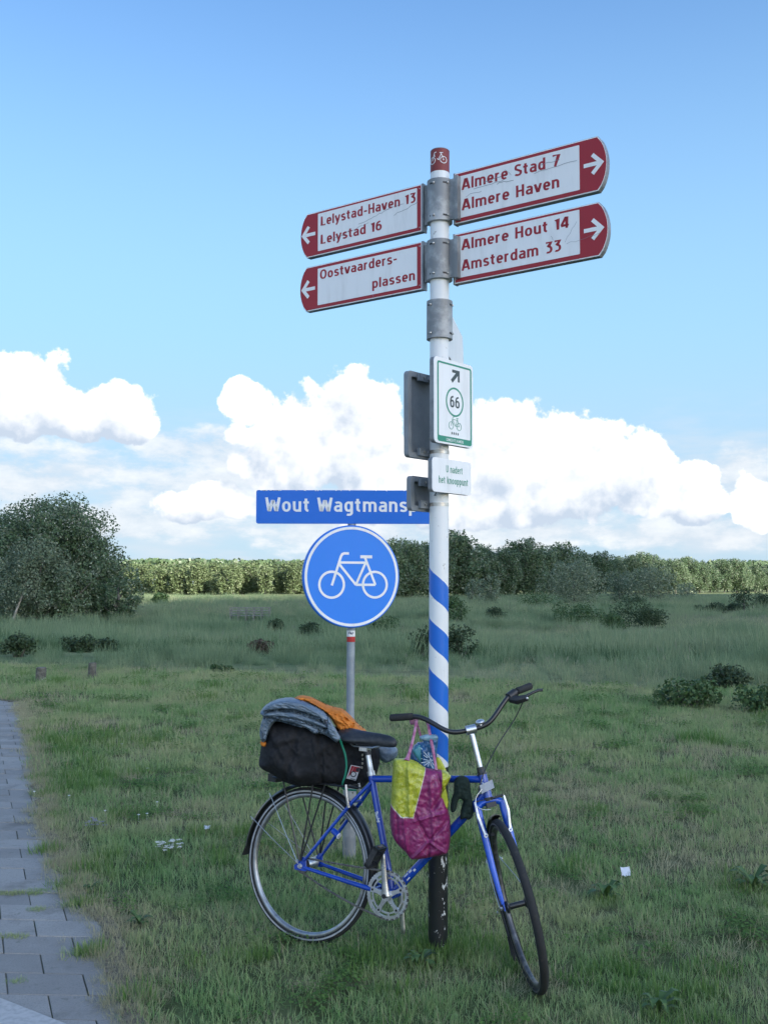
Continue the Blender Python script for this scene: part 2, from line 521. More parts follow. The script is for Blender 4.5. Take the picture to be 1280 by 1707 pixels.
def clump(name, m, *a, **k):
    V, F, T = blades(*a, **k); return np_mesh(name, V, F, m, T)
lawn_protos = [clump('short_grass', green, 46, .080, (.028, .065), (.0024, .0042), .78, s) for s in (1, 2, 3)] + \
              [clump('dry_tuft', dry, 40, .08, (.025, .065), (.0018, .003), .85, s) for s in (4, 5)] + \
              [clump('lush_tuft', lush, 50, .07, (.04, .09), (.003, .0045), .55, s) for s in (6, 7)] + \
              [clump('long_stalks', dry, 6, .07, (.10, .20), (.0015, .0022), .45, 8)]

def clover(name, m, seed):
    r = np.random.default_rng(seed); V, F, T = [], [], []
    for i in range(46):
        a, q = r.uniform(0, 6.28), .085 * sqrt(r.uniform()); c = np.array([cos(a) * q, sin(a) * q, r.uniform(.012, .045)]); w = r.uniform(.005, .010)
        t1 = np.array([cos(a * 3), sin(a * 3), r.uniform(-.5, .5)]); t2 = np.array([-sin(a * 3), cos(a * 3), r.uniform(-.5, .5)]); k = len(V)
        V += [c - t1 * w, c - t2 * w, c + t1 * w, c + t2 * w]; T += [r.uniform()] * 4; F.append([k, k + 1, k + 2, k + 3])
    return np_mesh(name, np.array(V), np.array(F), m, np.array(T))
lawn_protos += [clover('clover', lush, 21), clump('straw_litter', dry, 26, .09, (.03, .09), (.0015, .0028), 1.25, 22, curl=.1)]
def gnoise(x, y, sc, off=0): return mn.fractal(Vector((x * sc + off, y * sc, off)), 1.0, 2.0, 4)

DRY_SPOTS = [(*on_ground(1190, 1590)[:2], .42), (*on_ground(1060, 1545)[:2], .2), (*on_ground(930, 1480)[:2], .2), (*on_ground(240, 1345)[:2], .5), (*on_ground(1100, 1400)[:2], 1.0), (*on_ground(800, 1290)[:2], 1.3), (*on_ground(950, 1330)[:2], .9), (*on_ground(520, 1290)[:2], .8)]
LUSH_SPOTS = [(*on_ground(770, 1545)[:2], .20), (*on_ground(800, 1585)[:2], .22), (*on_ground(1005, 1500)[:2], .12), (*on_ground(975, 1630)[:2], .13), (*on_ground(1140, 1650)[:2], .35), (*on_ground(120, 1240)[:2], .9),
              (*on_ground(130, 1300)[:2], .5), (*on_ground(180, 1450)[:2], .25), (*on_ground(1250, 1490)[:2], .22), (*on_ground(150, 1590)[:2], .06), (*on_ground(640, 1600)[:2], .3)]
P, K, Z, R = [], [], [], []
def lawn_band(y0, y1, dens, sc):
    W = lambda y: .40 * y + 1.2
    n = int(dens * ((y1 - y0) * (W(y0) + W(y1))))
    ys = RNG.uniform(y0, y1, n * 2); xs = RNG.uniform(-1, 1, n * 2) * W(y1)
    keep = np.abs(xs) < W(ys); xs, ys = xs[keep][:n], ys[keep][:n]
    for x, y in zip(xs, ys):
        e = PATH_E(y) - x                       # >0 on the path side
        if e > -.05 + .11 * random.random() ** 2 * (1 + gnoise(x, y, 1.6, 8)) or sbeyond(x, y) > 1.0: continue
        g = gnoise(x, y, .55, 3.1) + .5 * gnoise(x, y, 2.3, 9)
        kd = g > .50
        for sx, sy, sr in DRY_SPOTS:
            if (x - sx) ** 2 + ((y - sy) * .7) ** 2 < (sr * random.uniform(.3, 1.15)) ** 2 and random.random() < .62: kd = True
        lu = gnoise(x, y, 1.4, 17) + random.gauss(0, .12) > .66
        for sx, sy, sr in LUSH_SPOTS:
            if random.random() < .42 and (x - sx) ** 2 + ((y - sy) * .6) ** 2 < (sr * random.uniform(.1, 1.1)) ** 2: lu = True; kd = False
        if -.25 < e and random.random() < .45: kd = True; lu = False
        r = random.random()
        k = (5 + (r < .5)) if lu else (3 + (r < .5)) if (kd and random.random() < .75) or random.random() < .08 else int(r * 3)
        if random.random() < .05: k = 7
        if e < -.12 and gnoise(x, y, 2.0, 55) + random.gauss(0, .2) > .55: k = 8
        if kd and random.random() < .35: k = 9
        if kd and random.random() < .12: continue
        s_ = sc * random.uniform(.75, 1.3) * (1.0 if y < 4.7 else 1)
        P.append((x, y, float(terr(x, y)))); K.append(k); Z.append(s_); R.append(random.uniform(0, 6.28))
lawn_band(2.6, 5.5, 330, .80)
lawn_band(5.5, 9, 200, 1.0)
lawn_band(9, 14, 110, 1.35)
lawn_band(14, 26, 60, 1.7)
for _ in range(2600):                          # straw and dead grass lying along the edge of the path
    y = RNG.uniform(3.0, 14); x = float(PATH_E(y)) + RNG.normal(.02, .055)
    P.append((x, y, .012)); K.append(9 if RNG.random() < .75 else 4); Z.append(RNG.uniform(.35, .8)); R.append(RNG.uniform(0, 6.28))
for px_, py_, n_, w_ in ((735, 1590, 70, .10), (700, 1592, 20, .08), (775, 1588, 50, .12), (580, 1442, 40, .10), (152, 1592, 18, .035), (108, 1482, 10, .03), (138, 1512, 8, .025), (235, 1665, 12, .04), (80, 1420, 10, .04), (90, 1365, 14, .06), (62, 1330, 8, .05)):
    g_ = on_ground(px_, py_)                   # longer clumps hanging over the pavers
    for _ in range(n_): P.append((g_.x + RNG.normal(0, w_), g_.y + RNG.normal(0, w_ * .7), .0)); K.append(int(RNG.choice([5, 6, 1, 2, 4], p=[.18, .17, .25, .25, .15]))); Z.append(RNG.uniform(.45, 1.15)); R.append(RNG.uniform(0, 6.28))
scatter('lawn_grass', lawn_protos, np.array(P), np.array(K), np.array(Z), np.array(R), 'short mown grass with dry straw patches around the signposts', 'grass')

# ---- reeds and tall grass of the low field
reed_g = blade_mat('green_reed', (.140, .220, .115), (.310, .350, .200), (.260, .350, .190), (.17, .20, .13), aniso=True)
reed_p = blade_mat('pale_grass', (.310, .350, .195), (.400, .410, .230), (.430, .440, .270), (.26, .28, .19), aniso=True)
reed_d = blade_mat('dark_reed', (.060, .125, .058), (.095, .155, .066), (.115, .180, .080), (.12, .13, .08), aniso=True)
reed_protos = [clump('reed_clump', reed_g, 70, .55, (.55, 1.15), (.012, .024), .36, s, tips=.0) for s in (11, 12, 13)] + \
              [clump('pale_clump', reed_p, 70, .55, (.5, 1.05), (.008, .016), .38, s, tips=.10) for s in (14, 15)] + \
              [clump('dark_clump', reed_d, 70, .5, (.5, .95), (.016, .030), .42, s) for s in (16,)]
SHRUBS = [(710, 1090, 62, 36, 0, 'dark rounded shrub left of the striped pole in the reeds'), (768, 1090, 54, 42, 0, 'dark shrub touching the striped pole on its right'),
          (757, 1036, 46, 36, 1, 'green bush right behind the striped pole'), (825, 1034, 35, 17, 0, 'small dark bush above the handlebar of the bicycle'),
          (1207, 1146, 68, 40, 0, 'dark shrub near the right edge above the mown grass'), (1138, 1178, 135, 46, 1, 'broad green bramble at the mown edge on the right'),
          (1262, 1186, 90, 48, 1, 'green bush at the mown edge cut by the right side'), (1050, 1045, 80, 42, 0, 'dark domed shrub in the middle of the right field'),
          (1084, 1047, 52, 30, 0, 'small dark shrub leaning on the domed one in the right field'), (960, 1040, 130, 28, 1, 'long yellow green bush in the middle of the field'),
          (1022, 1050, 48, 24, 1, 'bright green bush below the domed dark shrub'), (1145, 1076, 28, 22, 1, 'small green bush standing alone in the right reeds'),
          (1138, 1100, 26, 16, 2, 'small brown withered bush in the right reeds'), (1205, 1090, 40, 14, 0, 'thin dark weed in the reeds near the right edge'),
          (35, 1094, 54, 32, 0, 'dark spiky bush at the left edge of the reeds'), (133, 1080, 60, 20, 0, 'dark low bush left of centre of the left reeds'),
          (180, 1084, 50, 15, 0, 'flat dark bush in the reeds left of the footbridge'), (460, 1057, 30, 22, 0, 'dark leafy bush just right of the footbridge'),
          (436, 1071, 40, 15, 2, 'brown withered bush below the footbridge'), (517, 1063, 60, 18, 0, 'low dark bush left of the round sign post'),
          (635, 1057, 62, 28, 1, 'green bush between the round sign post and the striped pole'), (372, 1121, 40, 14, 1, 'flat bright green bush at the edge of the mown grass'),
          (268, 1008, 26, 18, 1, 'round green bush in the sunlit far grass'), (1190, 1022, 120, 14, 0, 'long low dark hedge at the right below the sunlit poplars'), (1056, 1012, 34, 14, 0, 'dark bush at the foot of the grey willows')]
SH_D, SH_X, SH_H = [], [], []
for px, py, w, h, kd, lab in SHRUBS:
    D = 30.0
    for _ in range(60):                        # walk down the slope until the ground lies on the sight line
        D += (CAMH - float(terr((px - 640) / FPX * D, D)) - (py - YH) / FPX * D) / ((py - YH) / FPX) * .5
        D = max(12, min(400, D))
    if 1068 <= py <= 1112 and D > 28:          # on the grazing slope a bush stands at its near side, above the reeds
        D = 27.5 + (px % 7) * .3; low = YH + (CAMH - float(terr((px - 640) / FPX * D, D))) / D * FPX; h = h + (low - py) * (1.0 if h > 30 else .45)
    SH_H.append(h)
    SH_D.append(D); SH_X.append(((px - 640) / FPX * D, D, w * D / FPX * .5, h * D / FPX))
P, K, Z, R = [], [], [], []
def reed_band(y0, y1, dens, sc):
    W = lambda y: .42 * y + 3
    n = int(dens * ((y1 - y0) * (W(y0) + W(y1))))
    ys = RNG.uniform(y0, y1, n * 2); xs = RNG.uniform(-1, 1, n * 2) * W(y1)
    keep = np.abs(xs) < W(ys); xs, ys = xs[keep][:n], ys[keep][:n]
    for x, y in zip(xs, ys):
        s = sbeyond(x, y) + 1.0 * gnoise(x, y, .35, 5)
        if s < .3 or (abs(x + 15.2) < 3.2 and 100 < y < 117.5): continue
        g = gnoise(x * .45, y, .045, 31) + .45 * gnoise(x, y, .16, 7)
        far = min(1, max(0, (y - 60) / 90))
        pp = g + .16 * random.gauss(0, 1)
        if y > 150 and x < 12: pp += .45
        k = 3 + (random.random() < .5) if pp > .22 - .10 * far else (5 if pp < -.36 else int(random.random() * 3))
        hb_ = gnoise(x * .7, y, .13, 91)
        if hb_ + random.gauss(0, .10) > .38: k = 6
        elif hb_ + random.gauss(0, .08) < -.40: k = 7
        hn = (1.7 if k > 5 else 1) + .55 * gnoise(x * .6, y, .11, 63)
        ramp = min(1, .25 + .75 * (s / 11) * random.uniform(.7, 1.4))
        for xs_, ys2, ww, hh_ in SH_X:         # reeds are low just before a bush
            if abs(x - xs_ * y / ys2) < ww and ys2 - 3 - ys2 * .12 < y < ys2 + ww * .4: ramp *= .42; break
        P.append((x, y, float(terr(x, y)) - .02)); K.append(k); Z.append(sc * ramp * hn * random.uniform(.7, 1.2)); R.append(random.uniform(0, 6.28))
reed_band(13, 32, 5.0, .50)
reed_band(32, 60, 2.6, .66)
reed_band(60, 120, 1.2, .78)
reed_band(120, 300, .42, 1.0)
scatter('reed_field', reed_protos, np.array(P), np.array(K), np.array(Z), np.array(R), 'tall blue green reeds and pale grasses covering the low field', 'reeds')
# ------------------------------------------------------------------ trees and shrubs
def leaf_mat(name, c1, c2, back, big=.25, trans=.2):
    m, t, b = new_mat(name)
    oi = t.nodes.new('ShaderNodeObjectInfo'); rnd = S(t, oi.outputs['Random'])
    geo = t.nodes.new('ShaderNodeNewGeometry'); bf = S(t, geo.outputs['Backfacing'])
    tv = attr(t, 'tint')
    c = mixc(t, (tv * .8 + rnd * .4 - .1).clamp(), c1, c2)
    c = mixc(t, bf * tv.step(.15, .7), c, back)
    setc(t, b, 'Base Color', c)
    b.inputs['Roughness'].default_value = .55; b.inputs['Specular IOR Level'].default_value = .35
    tr = t.nodes.new('ShaderNodeBsdfTranslucent'); t.links.new(c.k, tr.inputs[0])
    mx = t.nodes.new('ShaderNodeMixShader'); mx.inputs[0].default_value = trans
    out = t.nodes['Material Output']
    t.links.new(b.outputs[0], mx.inputs[1]); t.links.new(tr.outputs[0], mx.inputs[2]); t.links.new(mx.outputs[0], out.inputs[0])
    return m

def crown(name, lobes, nleaf, leaf, mat_, seed, up=.5, stretch=1.0):
    """leaf-sized quads through the outer part of many lobes; lobes: list of (centre, (rx, ry, rz))"""
    r = np.random.default_rng(seed)
    vol = np.array([l[1][0] * l[1][2] for l in lobes]); vol = vol / vol.sum()
    V, T = [], []
    for (c, rad), w in zip(lobes, vol):
        n = max(6, int(nleaf * w))
        d = r.normal(size=(n, 3)); d /= np.linalg.norm(d, axis=1)[:, None]
        q = r.uniform(.35, 1.0, n) ** .45 * r.choice([1, 1, 1, 1.13, 1.3], n, p=[.3, .3, .2, .14, .06])
        p = np.array(c) + d * q[:, None] * np.array(rad)
        nn = d * .9 + r.normal(size=(n, 3)) * .75 + np.array([0, 0, up]); nn /= np.linalg.norm(nn, axis=1)[:, None]
        a = np.cross(nn, r.normal(size=(n, 3))); a /= np.linalg.norm(a, axis=1)[:, None]
        b = np.cross(nn, a)
        s = leaf * r.uniform(.6, 1.35, n)[:, None]
        a, b = a * s * .5, b * s * .5 * stretch
        V.append(np.stack([p - a, p - b, p + a, p + b], 1))
        T.append(np.repeat(np.clip(r.uniform(0, 1, n) * .7 + .3 * r.uniform(), 0, 1), 4))
    V = np.concatenate(V).reshape(-1, 3); T = np.concatenate(T)
    F = np.arange(len(V)).reshape(-1, 4)
    return np_mesh(name, V, F, mat_, T)

def crown_lobes(n, R, z0, z1, seed, prof, lr=(.16, .30), flat=1.0):
    r = random.Random(seed); out = []
    for i in range(n):
        f = (i + .5 + r.uniform(-.4, .4)) / n
        z = z0 + (z1 - z0) * f
        rr = R * prof(f)
        a = i * 2.399 + r.uniform(-.5, .5)
        q = rr * (r.uniform(.45, 1.02))
        l = R * r.uniform(*lr) * (.65 + .6 * prof(f))
        out.append(((cos(a) * q, sin(a) * q, z), (l, l, l * r.uniform(.8, 1.35) * flat)))
    for i in range(n // 4):                    # the inside
        f = r.uniform(.1, .85); rr = R * prof(f) * .3; a = r.uniform(0, 6.28)
        out.append(((cos(a) * rr, sin(a) * rr, z0 + (z1 - z0) * f), (R * .35,) * 3))
    return out

bark = mat('bark', (.10, .095, .08), (.20, .19, .165), rough=.9, scale=3, bmp=.6, bdist=.03)
def trunk_mb(h, r, lobes, nl, seed, lean=0):
    rr = random.Random(seed); m = MB()
    top = Vector((lean * h, 0, h * .8))
    pts = [Vector((top.x * (f ** 1.3) + .12 * sin(f * 5 + seed), .1 * sin(f * 4 + seed * 2), top.z * f)) for f in (0, .08, .25, .45, .7, 1)]
    m.tube(pts, [r * 1.5, r * 1.1, r * .95, r * .8, r * .5, r * .15], 8)
    for k in range(nl):
        c = Vector(rr.choice(lobes)[0]); f = max(.12, min(.9, (c.z / h) * .65)); z = top.z * f
        b = Vector((top.x * (f ** 1.3), 0, z)); mid = (b + c) / 2 + Vector((0, 0, -.06 * h))
        m.tube([b, mid, c], [r * .42, r * .28, r * .06], 5)
    return m

poplar_leaf = leaf_mat('white_poplar_leaves', (.055, .105, .046), (.118, .172, .082), (.38, .43, .32))
willow_leaf = leaf_mat('silver_willow_leaves', (.10, .150, .085), (.185, .230, .140), (.33, .37, .27))
wood_leaf = leaf_mat('young_wood_leaves', (.085, .130, .050), (.150, .190, .088), (.26, .30, .18))
bush_leaf = leaf_mat('dark_bush_leaves', (.026, .050, .020), (.058, .095, .038), (.07, .10, .05))
bush_leaf2 = leaf_mat('mid_bush_leaves', (.040, .090, .030), (.085, .150, .050), (.1, .15, .06))
bush_leaf3 = leaf_mat('brown_bush_leaves', (.07, .055, .035), (.12, .09, .06), (.12, .10, .07))

def tree(name, lobes, nleaf, leaf, lm, h, r, seed, label, cat='tree', group=None, lean=0, nl=9, stretch=1.0, up=.5):
    e = empty(name, (0, 0, 0), label, cat, group)
    cm = crown(name + '_crown', lobes, nleaf, leaf, lm, seed, up, stretch)
    o = bpy.data.objects.new('crown', cm); C.objects.link(o); o.parent = e; ORG[o] = Vector((0, 0, 0))
    trunk_mb(h, r, lobes, nl, seed, lean).build('trunk', bark, e, smooth=True, ang=60)
    return e

def dup(root, loc, rz, sc, label=None, group=None):
    r = root.copy(); C.objects.link(r)
    r.location = loc; r.rotation_euler = (0, 0, rz); r.scale = sc if hasattr(sc, '__len__') else (sc,) * 3
    if label: r['label'] = label
    if group: r['group'] = group
    for ch in list(root.children):
        c = ch.copy(); C.objects.link(c); c.parent = r
    return r

def put(e, loc, rz, sc, label=None):
    e.location = loc; e.rotation_euler = (0, 0, rz); e.scale = sc if hasattr(sc, '__len__') else (sc,) * 3
    if label: e['label'] = label
    return e

def foot(px, D):                              # where a thing at distance D stands for a column of the photograph
    x = (px - 640) / FPX * D
    return (x, D, float(terr(x, D)))

egg = lambda f: sqrt(max(0, 1 - ((f - .42) / .62) ** 2)) * (.9 if f < .3 else 1)
rnd_ = lambda f: sqrt(max(.05, 1 - ((f - .45) / .58) ** 2))
# -- poplar row, receding to the right
pop = []
for k in range(4):
    lob = crown_lobes(52, 5.6, 2.2, 15.2, 40 + k, egg, (.17, .30), 1.15)
    pop.append(tree('poplar_tree', lob, 11000, .46, poplar_leaf, 16, .26, 60 + k, '', 'tree', 'white poplars of the long row', nl=11))
row = []
rr = random.Random(5)
px = 640.0
TOPS = [(600, 889), (655, 889), (750, 897), (850, 905), (950, 915), (1050, 925), (1150, 933), (1280, 940), (1340, 943)]
def interp(tab, x):
    for (a, b), (c, d) in zip(tab, tab[1:]):
        if x <= c: return b + (d - b) * (x - a) / (c - a)
    return tab[-1][1]
while px < 1330:
    top = interp(TOPS, px); D = 12.0 * FPX / (YH - top)
    row.append((px + rr.uniform(-4, 4), D * rr.uniform(.985, 1.015), 1)); px += 7.4 * FPX / D * .80
px = 615.0
while px < 1330:
    top = interp(TOPS, px); D = 12.0 * FPX / (YH - top) * 1.07
    row.append((px, D * rr.uniform(.98, 1.03), 2)); px += 7.4 * FPX / D
used = [False] * 4
def spot(px):
    for x, t in ((640, 'behind the round blue sign'), (716, 'between round sign and striped pole'), (760, 'behind the striped pole'), (800, 'just right of the striped pole'), (850, 'above the silvery sapling'), (905, 'left of the broad grey willow'), (1000, 'behind the broad grey willow'), (1060, 'behind the small dark willow'), (1130, 'behind the rounded grey willow'), (1200, 'left in the sunlit trunks'), (1280, 'at the right edge')):
        if px < x: return t
    return 'past the right edge'
ordn = ['first', 'second', 'third', 'fourth', 'fifth', 'sixth', 'seventh', 'eighth', 'ninth', 'tenth', 'eleventh', 'twelfth', 'thirteenth', 'fourteenth', 'fifteenth', 'sixteenth', 'seventeenth', 'eighteenth', 'nineteenth', 'twentieth', 'twenty-first', 'twenty-second', 'twenty-third', 'twenty-fourth', 'twenty-fifth', 'twenty-sixth', 'twenty-seventh', 'twenty-eighth', 'twenty-ninth', 'thirtieth']
cnt = {}
row.sort(key=lambda r_: (r_[2], r_[0]))
for i, (px, D, rw) in enumerate(row):
    k = rr.randrange(4); sc = rr.uniform(.84, 1.10)
    key = (spot(px), rw); cnt[key] = cnt.get(key, 0) + 1
    lab = '%s %s poplar from left in the %s line %s' % (ordn[cnt[key] - 1], 'shaded' if px < 1090 else 'sunlit', 'front' if rw == 1 else 'rear', spot(px))
    args = (foot(px, D), rr.uniform(0, 6.28), (sc * rr.uniform(.95, 1.2), sc * rr.uniform(.95, 1.2), sc * rr.uniform(.96, 1.06)), lab)
    if not used[k]: put(pop[k], *args); used[k] = True
    else: dup(pop[k], *args, 'white poplars of the long row')

# -- willows and small poplars standing before the row
def blob_tree(name, px, D, w, h, n, leaf, lm, seed, label, cat, base=.12, prof=rnd_, nlob=30, r=.14, nl=7, stretch=1.0, lean=0):
    lob = crown_lobes(nlob, w / 2 * .86, h * base, h * .93, seed, prof, (.2, .34), 1.0)
    e = tree(name, lob, n, leaf, lm, h * .9, r, seed, label, cat, lean=lean, nl=nl, stretch=stretch)
    return put(e, foot(px, D), seed * 1.3, 1.0)
blob_tree('willow_tree', 955, 190, 12.0, 8.6, 5200, .30, willow_leaf, 101, 'broad grey green willow in front of the poplar row, right of the striped pole', 'tree')
blob_tree('willow_tree', 1082, 205, 11.0, 7.6, 4200, .30, willow_leaf, 102, 'rounded grey willow where the poplar row falls into shade', 'tree')
blob_tree('willow_tree', 1030, 212, 7.0, 7.0, 2400, .28, willow_leaf, 103, 'small dark willow squeezed between two broader grey willows', 'tree')
blob_tree('young_poplar', 818, 168, 4.4, 6.0, 1800, .26, willow_leaf, 104, 'young silvery poplar right of the striped pole before the dark row', 'tree', prof=egg, nlob=18)
blob_tree('young_poplar', 787, 175, 3.6, 5.4, 1100, .26, willow_leaf, 105, 'small silver sapling nearest the striped pole before the dark row', 'tree', prof=egg, nlob=14)
blob_tree('willow_shrub', 1143, 230, 5.0, 4.6, 1100, .28, willow_leaf, 106, 'low grey willow shrub at the foot of the row, left of the sunlit trunks', 'shrub')
blob_tree('willow_shrub', 1238, 150, 4.6, 3.6, 1300, .22, bush_leaf, 107, 'dark round shrub near the right edge below the sunlit poplars', 'shrub', base=.02)
blob_tree('willow_shrub', 1272, 142, 4.0, 3.0, 1000, .22, bush_leaf, 108, 'dark shrub cut by the right edge of the picture, under the far poplars', 'shrub', base=.02)
blob_tree('willow_shrub', 893, 172, 9.0, 2.4, 1500, .22, bush_leaf2, 109, 'long low green shrub at the foot of the grey willow', 'shrub', base=.02)
# -- the great shaded trees on the left
def big_tree(name, px, D, H, R, n, leaf, lm, seed, label, z0=.06, nlob=90, lean=0, r=.3, lr=(.13, .25), prof=None, sx=1.0):
    lob = crown_lobes(nlob, R, H * z0, H * .95, seed, prof or rnd_, lr, 1.1)
    e = tree(name, lob, n, leaf, lm, H * .9, r, seed, label, 'tree', lean=lean, nl=16)
    return put(e, foot(px, D), seed * .7, (sx, 1, 1))
big_tree('poplar_tree', 92, 112, 13.6, 6.6, 44000, .24, poplar_leaf, 201, 'tallest dark leafy poplar clump at the left edge with a domed crown')
big_tree('poplar_tree', 0, 116, 12.0, 5.6, 20000, .25, poplar_leaf, 202, 'dark poplar cut by the left edge behind the tall domed one', nlob=60)
big_tree('poplar_tree', 160, 110, 9.0, 4.0, 16000, .23, poplar_leaf, 203, 'lower dark poplar forming the right shoulder of the left clump', nlob=50, z0=.03)
big_tree('willow_tree', 60, 104, 8.8, 3.9, 15000, .20, willow_leaf, 204, 'pale grey willow in front of the tall dark clump on the left', nlob=46, z0=.10, prof=egg)
big_tree('willow_tree', 112, 105, 5.6, 3.6, 10000, .20, poplar_leaf, 205, 'low dark willow at the foot of the left clump, right of the pale one', nlob=36, z0=.02)
big_tree('poplar_tree', 198, 106, 5.2, 2.0, 5000, .20, poplar_leaf, 206, 'slim dark young tree at the right end of the left clump', nlob=18, z0=.03)
m = MB(); b0 = Vector(foot(22, 101)); m.tube([b0, b0 + Vector((.5, 0, 1.6)), b0 + Vector((1.0, .3, 3.2)), b0 + Vector((1.1, .8, 4.6))], [.16, .12, .09, .05], 8)
pale_bark = mat('pale_bark', (.22, .20, .16), (.34, .32, .27), rough=.9, scale=4)
o = m.build('leaning_trunk', pale_bark, None, smooth=True); mark(o, 'pale bare leaning trunk before the dark clump at the left', 'tree trunk')

# -- the sunlit wood on the left horizon
wood = []
for k in range(3):
    lob = crown_lobes(26, 3.3, .8, 12.6, 300 + k, rnd_, (.26, .42), 1.2)
    wood.append(tree('young_tree', lob, 2400, .62, wood_leaf, 12, .18, 310 + k, '', 'tree', 'sunlit trees along the front of the far wood', nl=3))
used = [False] * 3
px = -40.0; i = 0
while px < 690:
    D = 440 + 18 * sin(px * .013) + rr.uniform(-16, 16)
    k = rr.randrange(3); sc = rr.uniform(.74, 1.10)
    pl = 'behind the left clump' if px < 215 else 'right of the left clump' if px < 300 else 'above the dark field bush' if px < 380 else 'above the footbridge' if px < 450 else 'left of the round sign' if px < 515 else 'behind the round sign' if px < 655 else 'right of the round sign'
    cnt[pl] = cnt.get(pl, 0) + 1
    lab = '%s small sunlit tree from left in the far wood %s' % (ordn[cnt[pl] - 1], pl)
    a = (foot(px, D), rr.uniform(0, 6.28), (sc * rr.uniform(.9, 1.5), sc * rr.uniform(.9, 1.3), sc * rr.uniform(.92, 1.06)), lab)
    if not used[k]: put(wood[k], *a); used[k] = True
    else: dup(wood[k], *a, 'sunlit trees along the front of the far wood')
    px += rr.uniform(9.5, 13.0); i += 1
# the mass of the wood behind them, and the last wooded line on the horizon
def wood_mass(name, y0, y1, x0, x1, n, h, s, lm, seed, label, zf=None):
    r = np.random.default_rng(seed)
    V, T = [], []
    cx = r.uniform(x0, x1, n); cy = r.uniform(y0, y1, n)
    for x, y in zip(cx, cy):
        q = 26; z = float(terr(x, y)) + (zf(x, y) if zf else 0)
        d = r.normal(size=(q, 3)); d /= np.linalg.norm(d, axis=1)[:, None]; d[:, 2] = np.abs(d[:, 2])
        hh = h * r.uniform(.85, 1.06)
        p = np.array([x, y, z + hh * .72]) + d * np.array([s * 2.4, s * 2.4, hh * .28])
        nn = d + r.normal(size=(q, 3)) * .5; nn /= np.linalg.norm(nn, axis=1)[:, None]
        a = np.cross(nn, r.normal(size=(q, 3))); a /= np.linalg.norm(a, axis=1)[:, None]; b = np.cross(nn, a)
        V.append(np.stack([p - a * s * .5, p - b * s * .5, p + a * s * .5, p + b * s * .5], 1)); T.append(np.repeat(r.uniform(0, 1, q), 4))
    V = np.concatenate(V).reshape(-1, 3)
    me = np_mesh(name, V, np.arange(len(V)).reshape(-1, 4), lm, np.concatenate(T))
    o = bpy.data.objects.new(name, me); C.objects.link(o); mark(o, label, 'wood', kind='stuff')
wood_mass('far_wood', 455, 640, -220, 30, 2600, 13.2, 1.3, wood_leaf, 5, 'dense sunlit young wood stretching behind the field')
wood_mass('horizon_wood', 1500, 2100, -900, 700, 1300, 22, 6, poplar_leaf, 6, 'dark wooded ridge on the far horizon', lambda x, y: 17.5 + 4 * exp(-((x + 380) / 260) ** 2))
wood_mass('far_right_wood', 760, 900, 120, 420, 500, 13, 2.2, wood_leaf, 8, 'low sunlit wood far behind the poplar row')

# -- shrubs in the field
for i, (px, py, w, h, kd, lab) in enumerate(SHRUBS):
    D, h = SH_D[i], SH_H[i]
    n = 26; w *= D / FPX; h *= D / FPX * (1.45 if D > 22 else 1.15)
    r2 = random.Random(900 + i)
    lob = []
    for j in range(n):
        a = r2.uniform(0, 6.28); q = sqrt(r2.random()) * w * .40; z = h * r2.uniform(.15, .8) * (1 - .5 * (q / (w * .5)) ** 2)
        l = min(w, h * 1.6) * r2.uniform(.14, .26); lob.append(((cos(a) * q, sin(a) * q * .7, z), (l, l, l * .8)))
    leaf = .028 + D * .0012
    cm = crown('shrub_leaves', lob, int(1100 + 200 * w), leaf, (bush_leaf, bush_leaf2, bush_leaf3)[kd], 500 + i, .4)
    e = empty('shrub', foot(px, D), lab, 'shrub', 'shrubs scattered over the reed field')
    o = bpy.data.objects.new('foliage', cm); C.objects.link(o); o.parent = e
    m = MB()
    for j in range(5):
        c = Vector(lob[j][0]); m.tube([Vector((c.x * .1, c.y * .1, -.1)), c * .5, c], [.03, .02, .008], 5)
    ORG[e] = Vector((0, 0, 0)); m.build('stem', bark, e)

# -- wooden footbridge in the field and the two short posts at the mown edge
wd = mat('weathered_wood', (.17, .17, .15), (.30, .31, .28), rough=.85, scale=3, bmp=.3)
def fb():
    c = Vector(foot(415, 116)); e = empty('footbridge', c, 'grey wooden footbridge with low railings in the field left of the round sign', 'footbridge')
    for k in range(9):
        m = MB(); x = c.x - 2.0 + k * .5; m.box((x, c.y - .5, c.z + .52), (x + .44, c.y + .7, c.z + .58)); m.build('plank', wd, e)
    for side in (-.5, .7):
        for k in range(6):
            m = MB(); x = c.x - 2.0 + k * .86; m.box((x, c.y + side - .05, c.z), (x + .1, c.y + side + .05, c.z + 1.42)); m.build('post', wd, e)
        for z in (.80, 1.10, 1.38):
            m = MB(); m.box((c.x - 2.05, c.y + side - .10 - .02, c.z + z), (c.x + 2.5, c.y + side - .055, c.z + z + .09)); m.build('rail', wd, e)
fb()
for px, py, w, h, lab in ((68, 1136, .17, .22, 'leftmost of the two short wooden posts, sunk deeper in pale grass'), (153.5, 1133, .135, .27, 'darker of the two short wooden posts at the mown edge')):
    g = on_ground(px, py); m = MB()
    m.tube([g - Vector((0, 0, .1)), g + Vector((0, 0, h * .6)), g + Vector((.005, 0, h)), g + Vector((.005, 0, h + .012))], [w / 2, w / 2, w / 2 * .97, w / 2 * .8], 14)
    o = m.build('wooden_post', mat('old_post_wood', (.085, .080, .065), (.17, .165, .14), rough=.9, scale=14, bmp=.5, bdist=.01), None, smooth=True, org=g)
    mark(o, lab, 'wooden post', 'short wooden posts at the edge of the lawn')
